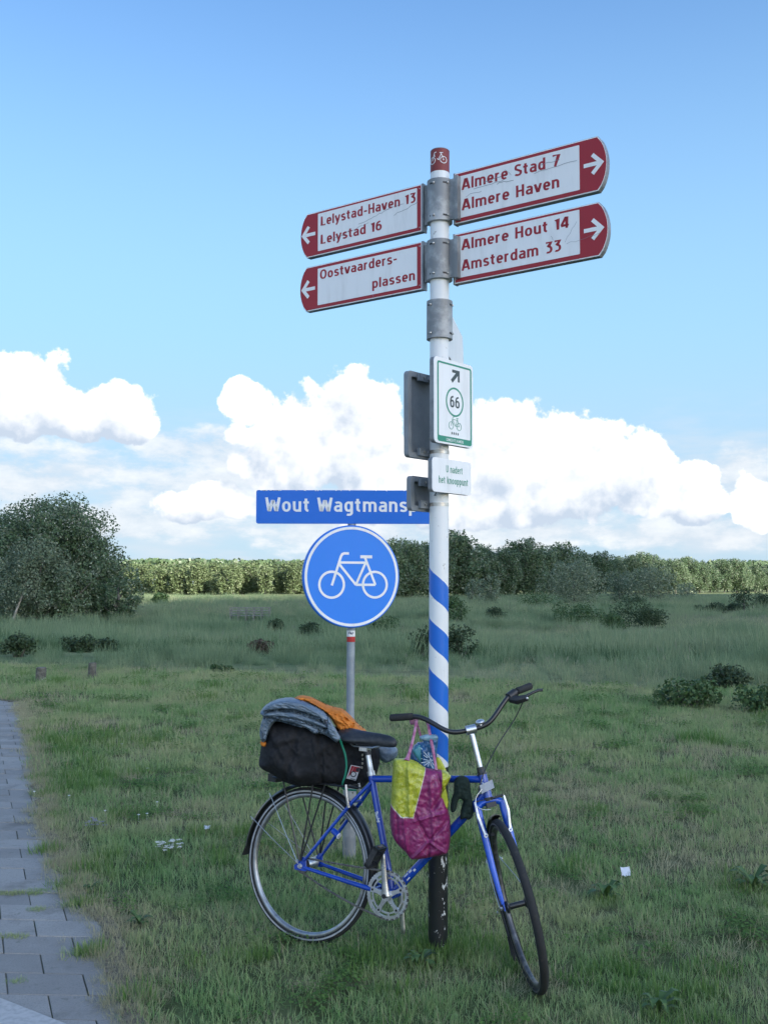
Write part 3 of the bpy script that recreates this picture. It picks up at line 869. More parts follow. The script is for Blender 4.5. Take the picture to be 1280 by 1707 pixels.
# ------------------------------------------------------------------ signs
def text_geo(s, bold=.012):
    cu = bpy.data.curves.new('lettering', 'FONT'); cu.body = s; cu.size = 1.0; cu.offset = bold; cu.resolution_u = 3
    ob = bpy.data.objects.new('lettering', cu); C.objects.link(ob)
    bpy.context.view_layer.update()
    me = bpy.data.meshes.new_from_object(ob.evaluated_get(bpy.context.evaluated_depsgraph_get()))
    v = [(p.co.x, p.co.y) for p in me.vertices]; f = [tuple(p.vertices) for p in me.polygons]
    bpy.data.objects.remove(ob); bpy.data.meshes.remove(me)
    return v, f

# ---- sign lettering drawn as strokes (narrow grotesque), y up, cap height 1
def _arc(cx, cy, rx, ry, a0, a1, n=14, p=.86):
    out = []
    for i in range(n + 1):
        a = radians(a0 + (a1 - a0) * i / n); c, s_ = cos(a), sin(a)
        out.append((cx + rx * abs(c) ** p * (1 if c >= 0 else -1), cy + ry * abs(s_) ** p * (1 if s_ >= 0 else -1)))
    return out
XH = .655
def _oval(cx, rx=.165, cy=.367, ry=.29): return [_arc(cx, cy, rx, ry, 0, 360, 26)]
def _arch(x): return [(x, .0), (x, .42)] 
GLY = {
 ' ': ([], .26), '-': ([[(.03, .38), (.30, .38)]], .33),
 'A': ([[(.05, 0), (.275, .95), (.325, .95), (.55, 0)], [(.13, .27), (.47, .27)]], .60),
 'l': ([[(.08, 0), (.08, 1.0)]], .16), 'i': ([[(.08, 0), (.08, .73)]], .16),
 'm': ([[(.08, 0), (.08, .73)], [(.08, .46)] + _arc(.235, .46, .155, .195, 180, 0, 10)[1:] + [(.39, 0)], [(.39, .46)] + _arc(.545, .46, .155, .195, 180, 0, 10)[1:] + [(.70, 0)]], .78),
 'n': ([[(.08, 0), (.08, .73)], [(.08, .46)] + _arc(.24, .46, .16, .195, 180, 0, 10)[1:] + [(.40, 0)]], .48),
 'h': ([[(.08, 0), (.08, 1.0)], [(.08, .46)] + _arc(.24, .46, .16, .195, 180, 0, 10)[1:] + [(.40, 0)]], .48),
 'u': ([[(.08, .73), (.08, .27)] + _arc(.24, .27, .16, .195, 180, 360, 10)[1:] , [(.40, .73), (.40, 0)]], .48),
 'r': ([[(.08, 0), (.08, .73)], [(.08, .44)] + _arc(.25, .44, .17, .215, 180, 80, 8)[1:]], .33),
 'e': ([[(.085, .36), (.40, .36)] + _arc(.243, .367, .160, .29, 0, 310, 22)], .47),
 't': ([[(.15, .92), (.15, .24)] + _arc(.30, .24, .15, .165, 180, 268, 7)[1:], [(.0, .655), (.31, .655)]], .34),
 'a': ([[(.10, .60)] + _arc(.23, .49, .165, .165, 120, 0, 9) + [(.395, 0)], [(.395, .40), (.24, .395)] + _arc(.22, .235, .14, .160, 90, 270, 10) + [(.395, .14)]], .475),
 'd': (_oval(.245) + [[(.41, 0), (.41, 1.0)]], .49), 'b': (_oval(.245) + [[(.08, 0), (.08, 1.0)]], .49),
 'p': (_oval(.245) + [[(.08, -.27), (.08, .73)]], .49), 'g': (_oval(.245) + [[(.41, .73), (.41, -.05)] + _arc(.25, -.05, .16, .155, 0, -125, 9)[1:]], .49),
 'o': (_oval(.25, .17), .50), 'v': ([[(.04, .73), (.225, .04), (.245, .04), (.43, .73)]], .47),
 'y': ([[(.04, .73), (.235, .06)], [(.43, .73), (.20, -.12)] + _arc(.06, -.10, .12, .12, -20, -85, 4)], .47),
 's': ([[(.375, .60)] + _arc(.225, .51, .135, .145, 70, 215, 9)[0:] + [(.225, .365)] + _arc(.225, .215, .145, .145, 40, -125, 10)[1:] + [(.06, .12)]], .43),
 'k': ([[(.08, 0), (.08, 1.0)], [(.40, .73), (.12, .36)], [(.19, .43), (.43, 0)]], .45),
 'S': ([[(.45, .86)] + _arc(.27, .72, .175, .20, 70, 215, 9)[0:] + [(.27, .50)] + _arc(.27, .28, .185, .205, 40, -125, 10)[1:] + [(.06, .14)]], .52),
 'H': ([[(.08, 0), (.08, 1)], [(.47, 0), (.47, 1)], [(.08, .50), (.47, .50)]], .55),
 'L': ([[(.08, 1), (.08, .078), (.43, .078)]], .45), 'O': ([_arc(.31, .5, .23, .42, 0, 360, 30)], .62),
 'U': ([[(.08, 1), (.08, .32)] + _arc(.275, .32, .195, .245, 180, 360, 12)[1:] + [(.47, 1)]], .55),
 'W': ([[(.04, 1), (.20, .05), (.215, .05), (.39, .80), (.41, .80), (.585, .05), (.60, .05), (.76, 1)]], .80),
 '1': ([[(.02, .80), (.20, .93), (.20, 0)]], .30), '7': ([[(.03, .922), (.43, .922), (.18, 0)]], .46),
 '4': ([[(.37, 0), (.37, .95), (.33, .95), (.04, .30), (.04, .245), (.50, .245)]], .52),
 '3': ([[(.06, .922), (.40, .922), (.22, .58)] + _arc(.22, .32, .20, .25, 80, -120, 12)], .48),
 '6': ([[(.38, .93)] + _arc(.30, .40, .22, .50, 118, 180, 8)[0:] , _arc(.255, .33, .175, .25, 0, 360, 24)], .50),
 '2': ([[(.06, .80)] + _arc(.22, .72, .18, .205, 140, -30, 9) + [(.06, .078), (.43, .078)]], .48),
}
def lettering(s, u0, u1, vbase, cap, F, w, m, parent, bold=.0, name='lettering', wt=.158, gap=.105):
    """a line of text between u0 and u1 with its baseline at v (v runs downward)"""
    tot = sum(GLY[c][1] + gap for c in s) - gap
    sx = (u1 - u0) / tot; x = 0; mb = MB(); k = 0
    for c in s:
        for pts in GLY[c][0]:
            k += 1; G = lambda a, b, h, x=x: F(u0 + (x + a) * sx, vbase - b * cap, h)
            mb.ribbon(pts, wt, G, w - .0005, w + .00002 * (k % 7))
        x += GLY[c][1] + gap
    return mb.build(name, m, parent)

def frame(A, yaw, flip=False, dy=None):
    """plane frame: u along t, v down, w toward the side that is looked at"""
    t = Vector((cos(yaw), sin(yaw), 0)); n = Vector((t.y, -t.x, 0))
    A = Vector(A)
    return lambda u, v, w: A + t * u + Vector((0, 0, -v)) + n * w

def rrect(u0, v0, u1, v1, r, k=5):
    out = []
    for cx, cy, a in ((u1 - r, v0 + r, -pi / 2), (u1 - r, v1 - r, 0), (u0 + r, v1 - r, pi / 2), (u0 + r, v0 + r, pi)):
        out += [(cx + r * cos(a + pi / 2 * i / k), cy + r * sin(a + pi / 2 * i / k)) for i in range(k + 1)]
    return out

def sign_mat(name, c, dirt=(.30, .29, .26), amt=.5, rough=.38):
    """reflective sheeting with streaks of dirt and fine scratches"""
    m, t, b = new_mat(name)
    p = obj_co(t); x, y, z = sep(t, p)
    st = noise(t, comb(t, x * 9, y * 9, z * 1.6), 2.2, 6, .65)
    fine = noise(t, p, 90, 3, .7)
    col = mixc(t, st.step(.46, .80) * amt * .55, c, dirt)
    col = mixc(t, fine.step(.66, .8) * amt * .4, col, dirt)
    setc(t, b, 'Base Color', col)
    setc(t, b, 'Roughness', st * .3 + (rough - .1))
    return m

white_sheet = sign_mat('white_sheeting', (.88, .88, .87), amt=.34)
red_sheet = sign_mat('red_sheeting', (.36, .013, .024), (.26, .05, .05), .35)
blue_sheet = sign_mat('blue_sheeting', (.002, .150, .66), (.03, .18, .55), .35)
green_print = sign_mat('green_print', (.02, .27, .17), amt=.2)
dark_print = sign_mat('dark_print', (.04, .06, .06), amt=.1)
alu = mat('grey_aluminium', (.30, .31, .32), (.19, .20, .21), rough=.5, metal=.5, scale=12, bmp=.1)
dark_alu = mat('weathered_back', (.22, .24, .26), (.29, .31, .33), rough=.6, metal=.1, scale=7)
galv = mat('galvanised_steel', (.24, .25, .255), (.46, .47, .47), rough=.55, metal=.45, scale=9, lo=.42, hi=.66, bmp=.25, bdist=.001, detail=7)
steel_band = mat('steel_band', (.55, .55, .54), (.35, .33, .30), rough=.3, metal=.9, scale=18)
scratch = mat('grey_scratch', (.24, .25, .28), rough=.7)
black_print = mat('black_print', (.015, .015, .018), rough=.5)

def BIKE_STROKES():
    k = .000942
    P_ = lambda x, y: ((x - 632) * k / .93, (y - 632) * k)
    st = [([P_(612, 489), P_(583, 489), P_(571, 494), P_(563, 508), P_(508, 688)], 15.5), ([P_(556, 546), P_(716, 546)], 15), ([P_(553, 556), P_(655, 684)], 15),
          ([P_(655, 684), P_(776, 684)], 15), ([P_(655, 684), P_(718, 540)], 15), ([P_(712, 516), P_(776, 684)], 15), ([P_(682, 509), P_(756, 509)], 19)]
    return [(p, w * k) for p, w in st], [(P_(507, 683), 80 * k), (P_(773, 683), 80 * k)], 15 * k

def bike_symbol(mb, F, c, sc, w0, w1, fat=1.0):
    st, wh, wd = BIKE_STROKES()
    for i, (pts, w) in enumerate(st): mb.ribbon([(c[0] + a * sc, c[1] + b * sc) for a, b in pts], w * sc * fat, F, w0, w1 + i * .00005)
    for i, (q, r) in enumerate(wh): mb.ring((c[0] + q[0] * sc, c[1] + q[1] * sc), r * sc, wd * sc * fat, F, w0, w1 + .0004 + i * .00007, 36)

# ---- the tall finger post
PX = lambda z: .234 + .0062 * z
PYY, PR = 4.60, .0432
POST = empty('signpost', (.234, PYY, 0), 'tall white cycle signpost with red finger signs and blue spiral stripes, bicycle leaning on it', 'signpost')
def pole_mat():
    m, t, b = new_mat('painted_pole')
    n = t.nodes.new('ShaderNodeTexCoord'); p = S(t, n.outputs['Object']); x, y, z = sep(t, p)
    xx = x - z * .0062
    ang = xx._m('ARCTAN2', y * -1.0) / (2 * pi)             # 0 on the side facing the viewer, grows to the right
    wob = (noise(t, comb(t, x * 20, y * 20, z * 20), .8, 2) - .5) * .03
    tot = z / .2201 + ang + wob
    blue = (tot + .108).fract().lt(.5) * tot.lt(7.45)
    dirt = noise(t, comb(t, x * 8, y * 8, z * .9), 3, 7, .65)
    c = mixc(t, dirt.step(.55, .85) * .5, (.80, .81, .80), (.42, .41, .38))
    c = mixc(t, noise(t, p, 45, 3, .6).step(.66, .72) * .5, c, (.2, .19, .17))
    c = mixc(t, blue, c, mixc(t, dirt.step(.5, .8), (.002, .135, .58), (.02, .17, .52)))
    chips = noise(t, comb(t, x * 1.0, y * 1.0, z * .55), 34, 5, .7)
    band = noise(t, comb(t, 0.0, 0.0, z), 9, 2, .5).step(.45, .75) * .05
    side = (ang - .12).abs().step(.0, .22) * -.06 + .03
    blk = mixc(t, (chips + band + side).gt(.625), (.012, .014, .016), (.62, .63, .62))
    c = mixc(t, (z + wob * .2).lt(.800), c, blk)
    setc(t, b, 'Base Color', c); b.inputs['Roughness'].default_value = .38
    b.inputs['Coat Weight'].default_value = .1
    return m
def pole_part(z0, z1, r, name, m, parent, n=40):
    mb = MB(); mb.tube([(PX(z0), PYY, z0), (PX((z0 + z1) / 2), PYY, (z0 + z1) / 2), (PX(z1), PYY, z1)], r, n)
    return mb.build(name, m, parent, smooth=True)
pole = pole_part(-.1, 3.474, PR, 'pole', pole_mat(), POST, 48)
cap = pole_part(3.474, 3.577, PR + .0006, 'cap', sign_mat('red_cap_paint', (.22, .03, .03), (.26, .07, .06), .6, .5), POST, 48)
mb = MB(); mb.tube([(PX(3.577), PYY, 3.577), (PX(3.582), PYY, 3.582)], [PR + .001, PR - .003], 32); mb.build('cap_rim', dark_alu, cap)
def wrapF(z0, r0, ph=0):
    return lambda u, v, w: Vector((PX(z0) + (r0 + w) * sin(u / r0 + ph), PYY - (r0 + w) * cos(u / r0 + ph), z0 - v))
mb = MB(); bike_symbol(mb, wrapF(3.532, PR), (-.014, 0), .20, -.0002, .0016, 1.0); mb.build('bicycle_symbol', mat('white_sticker', (.8, .8, .8), rough=.4), cap)

YR = radians(-35)
tR, nR = Vector((cos(YR), sin(YR), 0)), Vector((sin(YR), -cos(YR), 0))
def clamp_part(z0, z1, arms):
    mb = MB(); mb.tube([(PX(z0), PYY, z0), (PX(z1), PYY, z1)], .0585, 36)
    o = mb.build('clamp', galv, POST, smooth=True)
    F = frame((PX((z0 + z1) / 2), PYY, z1), YR)
    if arms:
        for s_ in (1, -1):
            m2 = MB()
            m2.prism([(s_ * .050, .004), (s_ * .100, .004), (s_ * .100, z1 - z0 - .004), (s_ * .050, z1 - z0 - .004)], F, -.006, .010)
            m2.prism([(s_ * .088, -.004), (s_ * .104, -.004), (s_ * .104, z1 - z0 + .004), (s_ * .088, z1 - z0 + .004)], F, -.032, .018)
            m2.build('bracket_arm', galv, o)
    for v in (.022, z1 - z0 - .022):            # slots with bolt heads facing the viewer
        for a in (-.75, .35) if arms else (-1.0, 1.0):
            m2 = MB(); W = wrapF(z1, .0585)
            m2.prism([(.0585 * a - .010, v - .004), (.0585 * a + .010, v - .004), (.0585 * a + .010, v + .004), (.0585 * a - .010, v + .004)], W, -.001, .0012)
            m2.build('slot', black_print, o)
            m3 = MB(); c = W(.0585 * a + .012, v, .003); m3.ball(c, .0055, 8, 5); m3.build('bolt', steel_band, o)
    return o
clamp_part(3.241, 3.435, True); clamp_part(2.974, 3.155, True); clamp_part(2.703, 2.877, False)

def finger(A, yaw, H, L, texts, arrow, panel, mirror, label, pan_v):
    """finger sign: u runs outward from the post, the tip is rounded"""
    t = Vector((cos(yaw), sin(yaw), 0)); A = Vector(A)
    F = lambda u, v, w: A + t * u + Vector((0, 0, -v)) + nR * w
    def outline(d):
        tip = [(L - .008 - d * .4 + (.040) * (1 - ((i - 6) / 6) ** 2) ** .8, H / 2 + (H / 2 - d) * (i - 6) / 6) for i in range(13)]
        return [(d, d)] + tip + [(d, H - d)]
    mb = MB(); mb.prism(outline(0), F, -.030, 0)
    o = mb.build('finger_sign', alu, POST); o['label'] = label
    mb = MB(); mb.prism(outline(.0012), F, .0, .0012); mb.build('white_border', white_sheet, o)
    mb = MB(); mb.prism(outline(.0055), F, .0012, .0022); mb.build('red_field', red_sheet, o)
    u0, u1 = panel; v0, v1 = pan_v
    mb = MB(); mb.prism(rrect(u0 - .0, v0, u1, v1, .003, 2), F, .0022, .0030); mb.build('white_field', white_sheet, o)
    for s_, a, b, vb, cp in texts:
        if mirror: G = lambda u, v, w: F(-u, v, w); a, b = -a, -b
        else: G = F
        lettering(s_, a, b, vb, cp, G, .0037, red_sheet, o)
    (a0, a1, av, hu, hv) = arrow
    mb = MB(); mb.ribbon([(a0, av), (a1 - .008, av)], .017, F, .0022, .0032)
    mb.ribbon([(hu, av - hv), (a1 - .002, av), (hu, av + hv)], .017, F, .0022, .0036); mb.build('arrow', white_sheet, o)
    m2 = MB(); m2.prism([(-.006, -.002), (.002, -.002), (.002, H + .002), (-.006, H + .002)], F, -.032, .0014); m2.build('end_profile', alu, o)
    for v in (.02, H - .02):
        m2 = MB(); m2.ball(F(.012, v, .003), .0035, 8, 5); m2.build('rivet', steel_band, o)
    return o, F
R1, F1 = finger((.321, 4.57, 3.461), YR, .235, .692 + .008, [('Almere Stad 7', .040, .519, .0855, .052), ('Almere Haven', .040, .518, .180, .052)], (.630, .711, .116, .669, .041), (.027, .611), False,
       'upper right red finger sign reading Almere Stad and Almere Haven, scratched', (.019, .212))
R2, F2 = finger((.318, 4.57, 3.179), YR, .229, .700 + .004, [('Almere Hout 14', .041, .564, .0815, .050), ('Amsterdam 33', .041, .525, .1755, .050)], (.630, .711, .112, .669, .041), (.027, .611), False,
       'lower right red finger sign reading Almere Hout and Amsterdam', (.015, .205))
YL = radians(145)
L1, F3 = finger((.175, 4.63, 3.438), YL, .223, .688, [('Lelystad-Haven 13', .590, .035, .079, .047), ('Lelystad 16', .590, .225, .171, .047)], (.626, .704, .108, .667, .041), (.026, .609), True,
       'upper left red finger sign reading Lelystad-Haven and Lelystad, scratched', (.014, .202))
L2, F4 = finger((.175, 4.63, 3.167), YL, .223, .690, [('Oostvaarders-', .594, .137, .0755, .047), ('plassen', .279, .038, .1735, .047)], (.626, .704, .112, .667, .041), (.027, .609), True,
       'lower left red finger sign reading Oostvaardersplassen', (.019, .202))
def scratches(o, F, lines, m=scratch, z=.0039):
    mb = MB()
    for pts, w in lines: mb.ribbon(pts, w, F, z, z + .0002)
    mb.build('scratch', m, o)
rs = random.Random(11)
def scr(p, q, n=7, j=.004): return [(p[0] + (q[0] - p[0]) * i / n + rs.uniform(-j, j) * .3, p[1] + (q[1] - p[1]) * i / n + rs.uniform(-j, j)) for i in range(n + 1)]
scratches(R1, F1, [(scr((.10, .094), (.26, .088)), .0016), (scr((.06, .118), (.14, .112)), .0014), (scr((.15, .075), (.24, .07)), .0022), (scr((.40, .092), (.60, .082)), .0015), (scr((.26, .045), (.29, .075), 3), .0012), (scr((.43, .062), (.52, .06)), .0018), (scr((.22, .096), (.30, .10)), .0020)])
scratches(R2, F2, [(scr((.545, .14), (.60, .06), 5), .0010), (scr((.55, .15), (.70, .135)), .0009), (scr((.48, .10), (.49, .125), 3), .0012)])
scratches(L1, F3, [(scr((.02, .085), (.155, .115)), .0018), (scr((.18, .075), (.36, .118), 12, .006), .0016), (scr((.3, .12), (.52, .16), 14, .006), .0014), (scr((.1, .07), (.2, .08)), .0016)])
scratches(L2, F4, [(scr((.27, .215), (.285, .2), 3), .0015)], z=.0026)

# a third arm, seen almost end on, that points away behind the post
ya = radians(90 - 11); t5 = Vector((cos(ya), sin(ya), 0)); n5 = Vector((t5.y, -t5.x, 0))
A5 = Vector((PX(2.8), PYY, 2.905)) + t5 * .08
F5 = lambda u, v, w: A5 + t5 * u + Vector((0, 0, -v)) + n5 * w
mb = MB(); mb.prism([(0, 0)] + [(.70 + .04 * (1 - ((i - 6) / 6) ** 2) ** .8, .115 + .115 * (i - 6) / 6) for i in range(13)] + [(0, .23)], F5, -.012, .012)
o = mb.build('finger_sign', alu, POST); o['label'] = 'pale finger sign seen edge on, pointing away behind the post'
for sg in (1, -1):
    mb = MB(); mb.prism([(.002, .002)] + [(.698 + .04 * (1 - ((i - 6) / 6) ** 2) ** .8, .115 + .113 * (i - 6) / 6) for i in range(13)] + [(.002, .228)], F5, sg * .012, sg * .0135); mb.build('white_face', white_sheet, o)
mb = MB(); F6 = lambda u, v, w: Vector((PX(2.8), PYY, 2.877)) + t5 * u + Vector((0, 0, -v)) + n5 * w
mb.prism([(.05, .01), (.10, .01), (.10, .165), (.05, .165)], F6, -.018, .018); mb.build('bracket_arm', galv, o)

# ---- junction plates: two facing the viewer's right, two turned away
YG = radians(50); tG = Vector((cos(YG), sin(YG), 0)); nG = Vector((tG.y, -tG.x, 0))
def plate(A, W, H, face, label, name='route_sign', r=.018):
    A = Vector(A); s_ = 1 if face else -1
    F = lambda u, v, w: A + tG * u + Vector((0, 0, -v)) + nG * (w * s_)
    mb = MB(); mb.prism(rrect(0, 0, W, H, r), F, -.003, .0)
    o = mb.build(name, white_sheet if face else dark_alu, POST); o['label'] = label
    mb = MB()                                   # folded rim behind the face
    rp = rrect(0, 0, W, H, r, 5); ri = rrect(.0022, .0022, W - .0022, H - .0022, r - .002, 5); r3 = rrect(.024, .024, W - .024, H - .024, .008, 5); n = len(rp)
    vs = [F(*p, -.003) for p in rp] + [F(*p, -.024) for p in rp] + [F(*p, -.024) for p in r3] + [F(*p, -.0225) for p in r3]
    fs = []
    for k in range(3): fs += [(k * n + i, k * n + (i + 1) % n, (k + 1) * n + (i + 1) % n, (k + 1) * n + i) for i in range(n)]
    mb.add(vs, fs); mb.build('rim', dark_alu if not face else alu, o)
    return o, F
def hangers(o, A, W, H, face, zs):
    """clips that hold a plate's rim to the pole, each with its band round the pole"""
    A = Vector(A); s_ = 1 if face else -1
    F = lambda u, v, w: A + tG * u + Vector((0, 0, -v)) + nG * (w * s_)
    uc = (Vector((PX(A.z), PYY, 0)) - Vector((A.x, A.y, 0))).dot(tG)
    for v in zs:
        m2 = MB(); m2.prism([(uc - .085, v - .017), (uc + .05, v - .017), (uc + .05, v + .017), (uc - .085, v + .017)], F, -.040, -.0245)
        c = m2.build('bracket', dark_alu, o)
        m2 = MB(); m2.prism([(uc - .028, v - .008), (uc + .028, v - .008), (uc + .028, v + .008), (uc - .028, v + .008)], F, -.060, -.040); m2.build('bracket_foot', dark_alu, o)
        m2 = MB(); m2.tube([F(uc - .055, v, -.040), F(uc - .055, v, -.046)], .006, 8); m2.build('bolt', steel_band, o)
        z = A.z - v
        m2 = MB(); m2.tube([(PX(z), PYY, z - .008), (PX(z), PYY, z + .008)], PR + .0016, 36); m2.build('band', steel_band, o, smooth=True)
AF = (.218, 4.440, 2.595)
G1, FG = plate(AF, .292, .380, True, 'white route sign with green border, arrow and number 66', r=.02)
AB = (.088, 4.540, 2.549)
G2, FB = plate(AB, .29, .388, False, 'tall plate seen from its dark grey back, left of the post', r=.02)
AF2 = (.209, 4.440, 2.150)
G3, FG3 = plate(AF2, .288, .150, True, 'small white plate reading U nadert het knooppunt', r=.017)
AB2 = (.100, 4.545, 2.078)
G4, FB4 = plate(AB2, .27, .154, False, 'small plate seen from its grey back, left of the post', r=.017)
hangers(G1, AF, .292, .38, True, (.03, .345)); hangers(G2, AB, .29, .388, False, (.022, .36))
hangers(G3, AF2, .288, .15, True, (.03, .12)); hangers(G4, AB2, .27, .154, False, (.026, .125))
# the printed frame: an outline band with a filled foot
mb = MB(); e0 = .022
o_, i_ = rrect(e0, .016, .280, .372, .012, 5), rrect(e0 + .010, .024, .270, .346, .006, 5)
n = len(o_); vs = [FG(*p, .0008) for p in o_] + [FG(*p, .0008) for p in i_]
mb.add(vs, [(i, (i + 1) % n, n + (i + 1) % n, n + i) for i in range(n)]); mb.build('green_border', green_print, G1)
cx = .151
mb = MB(); mb.ring((cx, .186), .062, .008, FG, 0, .0008, 48); mb.build('green_ring', green_print, G1)
lettering('66', cx - .036, cx + .036, .212, .054, FG, .001, dark_print, G1, wt=.14)
mb = MB(); mb.ribbon([(cx - .022, .094), (cx + .026, .050)], .017, FG, 0, .0010); mb.ribbon([(cx - .018, .047), (cx + .031, .047), (cx + .031, .092)], .013, FG, 0, .0012); mb.build('arrow', dark_print, G1)
mb = MB(); bike_symbol(mb, FG, (cx, .283), .22, 0, .0009, .62); mb.build('bicycle_symbol', green_print, G1)
mb = MB()
for k in range(4): mb.ribbon([(cx - .022 + k * .015, .322), (cx - .022 + k * .015, .333)], .006, FG, 0, .0008); mb.ribbon([(cx - .025 + k * .015, .3275), (cx - .017 + k * .015, .3275)], .003, FG, 0, .0010)
mb.build('small_mark', dark_print, G1)
v_, f_ = text_geo('GEMEENTE ALMERE', .006); x0_, x1_, h_ = min(a for a, b in v_), max(a for a, b in v_), max(b for a, b in v_)
mb = MB(); mb.add([FG(.085 + (a - x0_) / (x1_ - x0_) * .13, .366 - b / h_ * .0125, .0014) for a, b in v_], f_); mb.build('lettering', white_sheet, G1, recalc=False)
lettering('U nadert', .100, .222, .060, .032, FG3, .001, green_print, G3, wt=.115)
lettering('het knooppunt', .045, .264, .110, .032, FG3, .001, green_print, G3, wt=.115)
# stickers and number on the pole
def patch(z0, z1, a0, a1, m, name, parent, r=PR, w=.0012, k=8):
    mb = MB(); W = wrapF(0, r)
    for i in range(k):
        u0, u1 = r * (a0 + (a1 - a0) * i / k), r * (a0 + (a1 - a0) * (i + 1) / k)
        mb.prism([(u0, -z1), (u1, -z1), (u1, -z0), (u0, -z0)], W, .0002, w)
    return mb.build(name, m, parent)
st = patch(2.173, 2.205, .3, 1.05, mat('sticker_red', (.38, .04, .05), (.7, .7, .68), rough=.5, scale=60, lo=.45, hi=.55), 'sticker', POST, PR + .002)
patch(2.204, 2.225, .75, 1.1, black_print, 'sticker_print', st, PR + .002, .0016)
patch(1.957, 1.982, .4, 1.2, mat('rust_stain', (.10, .085, .06), (.5, .5, .48), rough=.8, scale=50), 'stain', POST, PR)
W = wrapF(1.990, PR); lettering('2', -.024, -.014, .0, .020, lambda u, v, w: W(u, v, w), .0016, black_print, POST, name='number')

# ---- the cycle path sign on its grey post
GP = (-.190, 6.10)
SIGN = empty('cycle_path_sign', (GP[0], GP[1], 0), 'round blue cycle path sign below a blue street name board on a grey post', 'road sign')
def gp(z0, z1, r, name, m, n=28):
    mb = MB(); mb.tube([(GP[0] - .012 + .006 * z0, GP[1], z0), (GP[0] - .012 + .006 * z1, GP[1], z1)], r, n); return mb.build(name, m, SIGN, smooth=True)
gpost = gp(.3, 2.12, .0240, 'post', mat('grey_post', (.25, .29, .33), (.36, .40, .43), rough=.45, metal=.35, scale=10, detail=7))
gp(-.1, .50, .0385, 'ground_sleeve', mat('grey_sleeve', (.20, .22, .24), (.34, .36, .37), rough=.6, metal=.25, scale=12))
gp(1.262, 1.292, .0250, 'red_band', mat('red_tape', (.45, .02, .02), rough=.45))
wb = gp(1.293, 1.328, .0249, 'white_band', mat('white_tape', (.8, .8, .8), rough=.45))
WB = lambda u, v, w: Vector((GP[0] - .004 + (.0250 + w) * sin(u / .025), GP[1] - (.0250 + w) * cos(u / .025), 1.314 - v))
mb = MB(); mb.ribbon([(-.008, .005), (-.013, .003), (-.013, -.003), (-.009, -.006), (-.002, -.006), (.003, .004), (.007, .004)], .0035, WB, 0, .0009)
mb.ribbon([(-.006, .001), (-.002, .001), (.001, .006), (.009, .006), (.013, .002), (.013, -.003), (.008, -.005)], .0035, WB, 0, .0012)
mb.ribbon([(-.015, .0135), (.015, .0135)], .002, WB, 0, .0009); mb.build('railway_mark', mat('navy_print', (.01, .02, .08), rough=.5), wb)
# board
Fb = frame((-.752, 6.055, 2.154), radians(2.0)); BW = 1.128
mb = MB(); mb.prism(rrect(0, 0, BW, .198, .012), Fb, -.022, 0); board = mb.build('street_name_board', blue_sheet, SIGN); board['label'] = 'long blue board with white lettering, paint chipped along its top edge'
lettering('Wout Wagtmanspad', .056, 1.075, .128, .084, Fb, .0012, white_sheet, board, wt=.15)
mb = MB(); rs = random.Random(4)
for k in range(46):
    u = rs.choice([rs.uniform(.02, .14), rs.uniform(.02, 1.1)]); mb.prism([(u, .001), (u + rs.uniform(.003, .012), .001), (u + rs.uniform(.003, .010), .003 + rs.uniform(0, .003)), (u, .003)], Fb, .0002, .0008)
mb.build('paint_chip', white_sheet, board)
for u in (.50, .63):
    mb = MB(); mb.prism([(u - .03, .05), (u + .03, .05), (u + .03, .14), (u - .03, .14)], Fb, -.035, -.022); mb.build('board_clip', galv, board)
# disc, turned a little to the viewer's right
yd = radians(22); td = Vector((cos(yd), sin(yd), 0)); nd = Vector((td.y, -td.x, 0)); cd = Vector((-.186, 6.052, 1.645))
Fd = lambda u, v, w: cd + td * u + Vector((0, 0, -v)) + nd * w
e1, e2 = td, Vector((0, 0, 1))
mb = MB(); mb.revolve([(0.0001, -.002), (.297, -.002), (.3005, -.006), (.3005, -.024), (.292, -.027), (.285, -.024), (.285, -.005), (0.0001, -.005)], cd, e1, e2, nd, 96, closed=False)
disc = mb.build('round_sign', blue_sheet, SIGN, smooth=True, ang=30); disc['label'] = 'round blue sign with white bicycle and white ring'
mb = MB(); mb.revolve([(0.0001, -.0012), (.2955, -.0012), (.2955, -.002)], cd, e1, e2, nd, 96, closed=False); mb.build('blue_face', sign_mat('bright_blue_sheeting', (.003, .215, .82), (.02, .25, .70), .35), disc)
mb = MB(); mb.ring((0, 0), .2835, .0155, Fd, -.0012, .0, 96); mb.build('white_ring', white_sheet, disc)
mb = MB(); bike_symbol(mb, Fd, (0, .0), 1.0, -.0012, .0); mb.build('bicycle_symbol', white_sheet, disc)
mb = MB(); mb.tube([(GP[0] - .006, GP[1], 1.74), (GP[0] - .006, GP[1], 1.76)], .028, 20); mb.tube([(GP[0] - .006, GP[1], 1.53), (GP[0] - .006, GP[1], 1.55)], .028, 20); mb.build('sign_clamp', galv, disc, smooth=True)
# ------------------------------------------------------------------ the bicycle, leaning on the signpost
BX, BY, YAW, LEAN, STEER = -.3582, 4.7407, -.5313, .0956, -.9698
BM = Matrix.Rotation(YAW, 3, 'Z') @ Matrix.Rotation(-LEAN, 3, 'X') @ Matrix(((cos(-.0095), 0, -sin(-.0095)), (0, 1, 0), (sin(-.0095), 0, cos(-.0095))))
BO = Vector((BX, BY, 0))
def W3(x, y, z): return BO + BM @ Vector((x, y, z))
RW = .337
HA, STA = 1.2408, 1.2869
AX = Vector((-cos(HA), 0, sin(HA))); FW = Vector((sin(HA), 0, cos(HA)))
BASE = Vector((1.0494, 0, RW)) - FW * .045
SM = Matrix.Rotation(STEER, 3, AX)
def ST(side, along, f): return BO + BM @ (BASE + SM @ (FW * f + AX * along + Vector((0, side, 0))))
UST = Vector((-cos(STA), 0, sin(STA)))
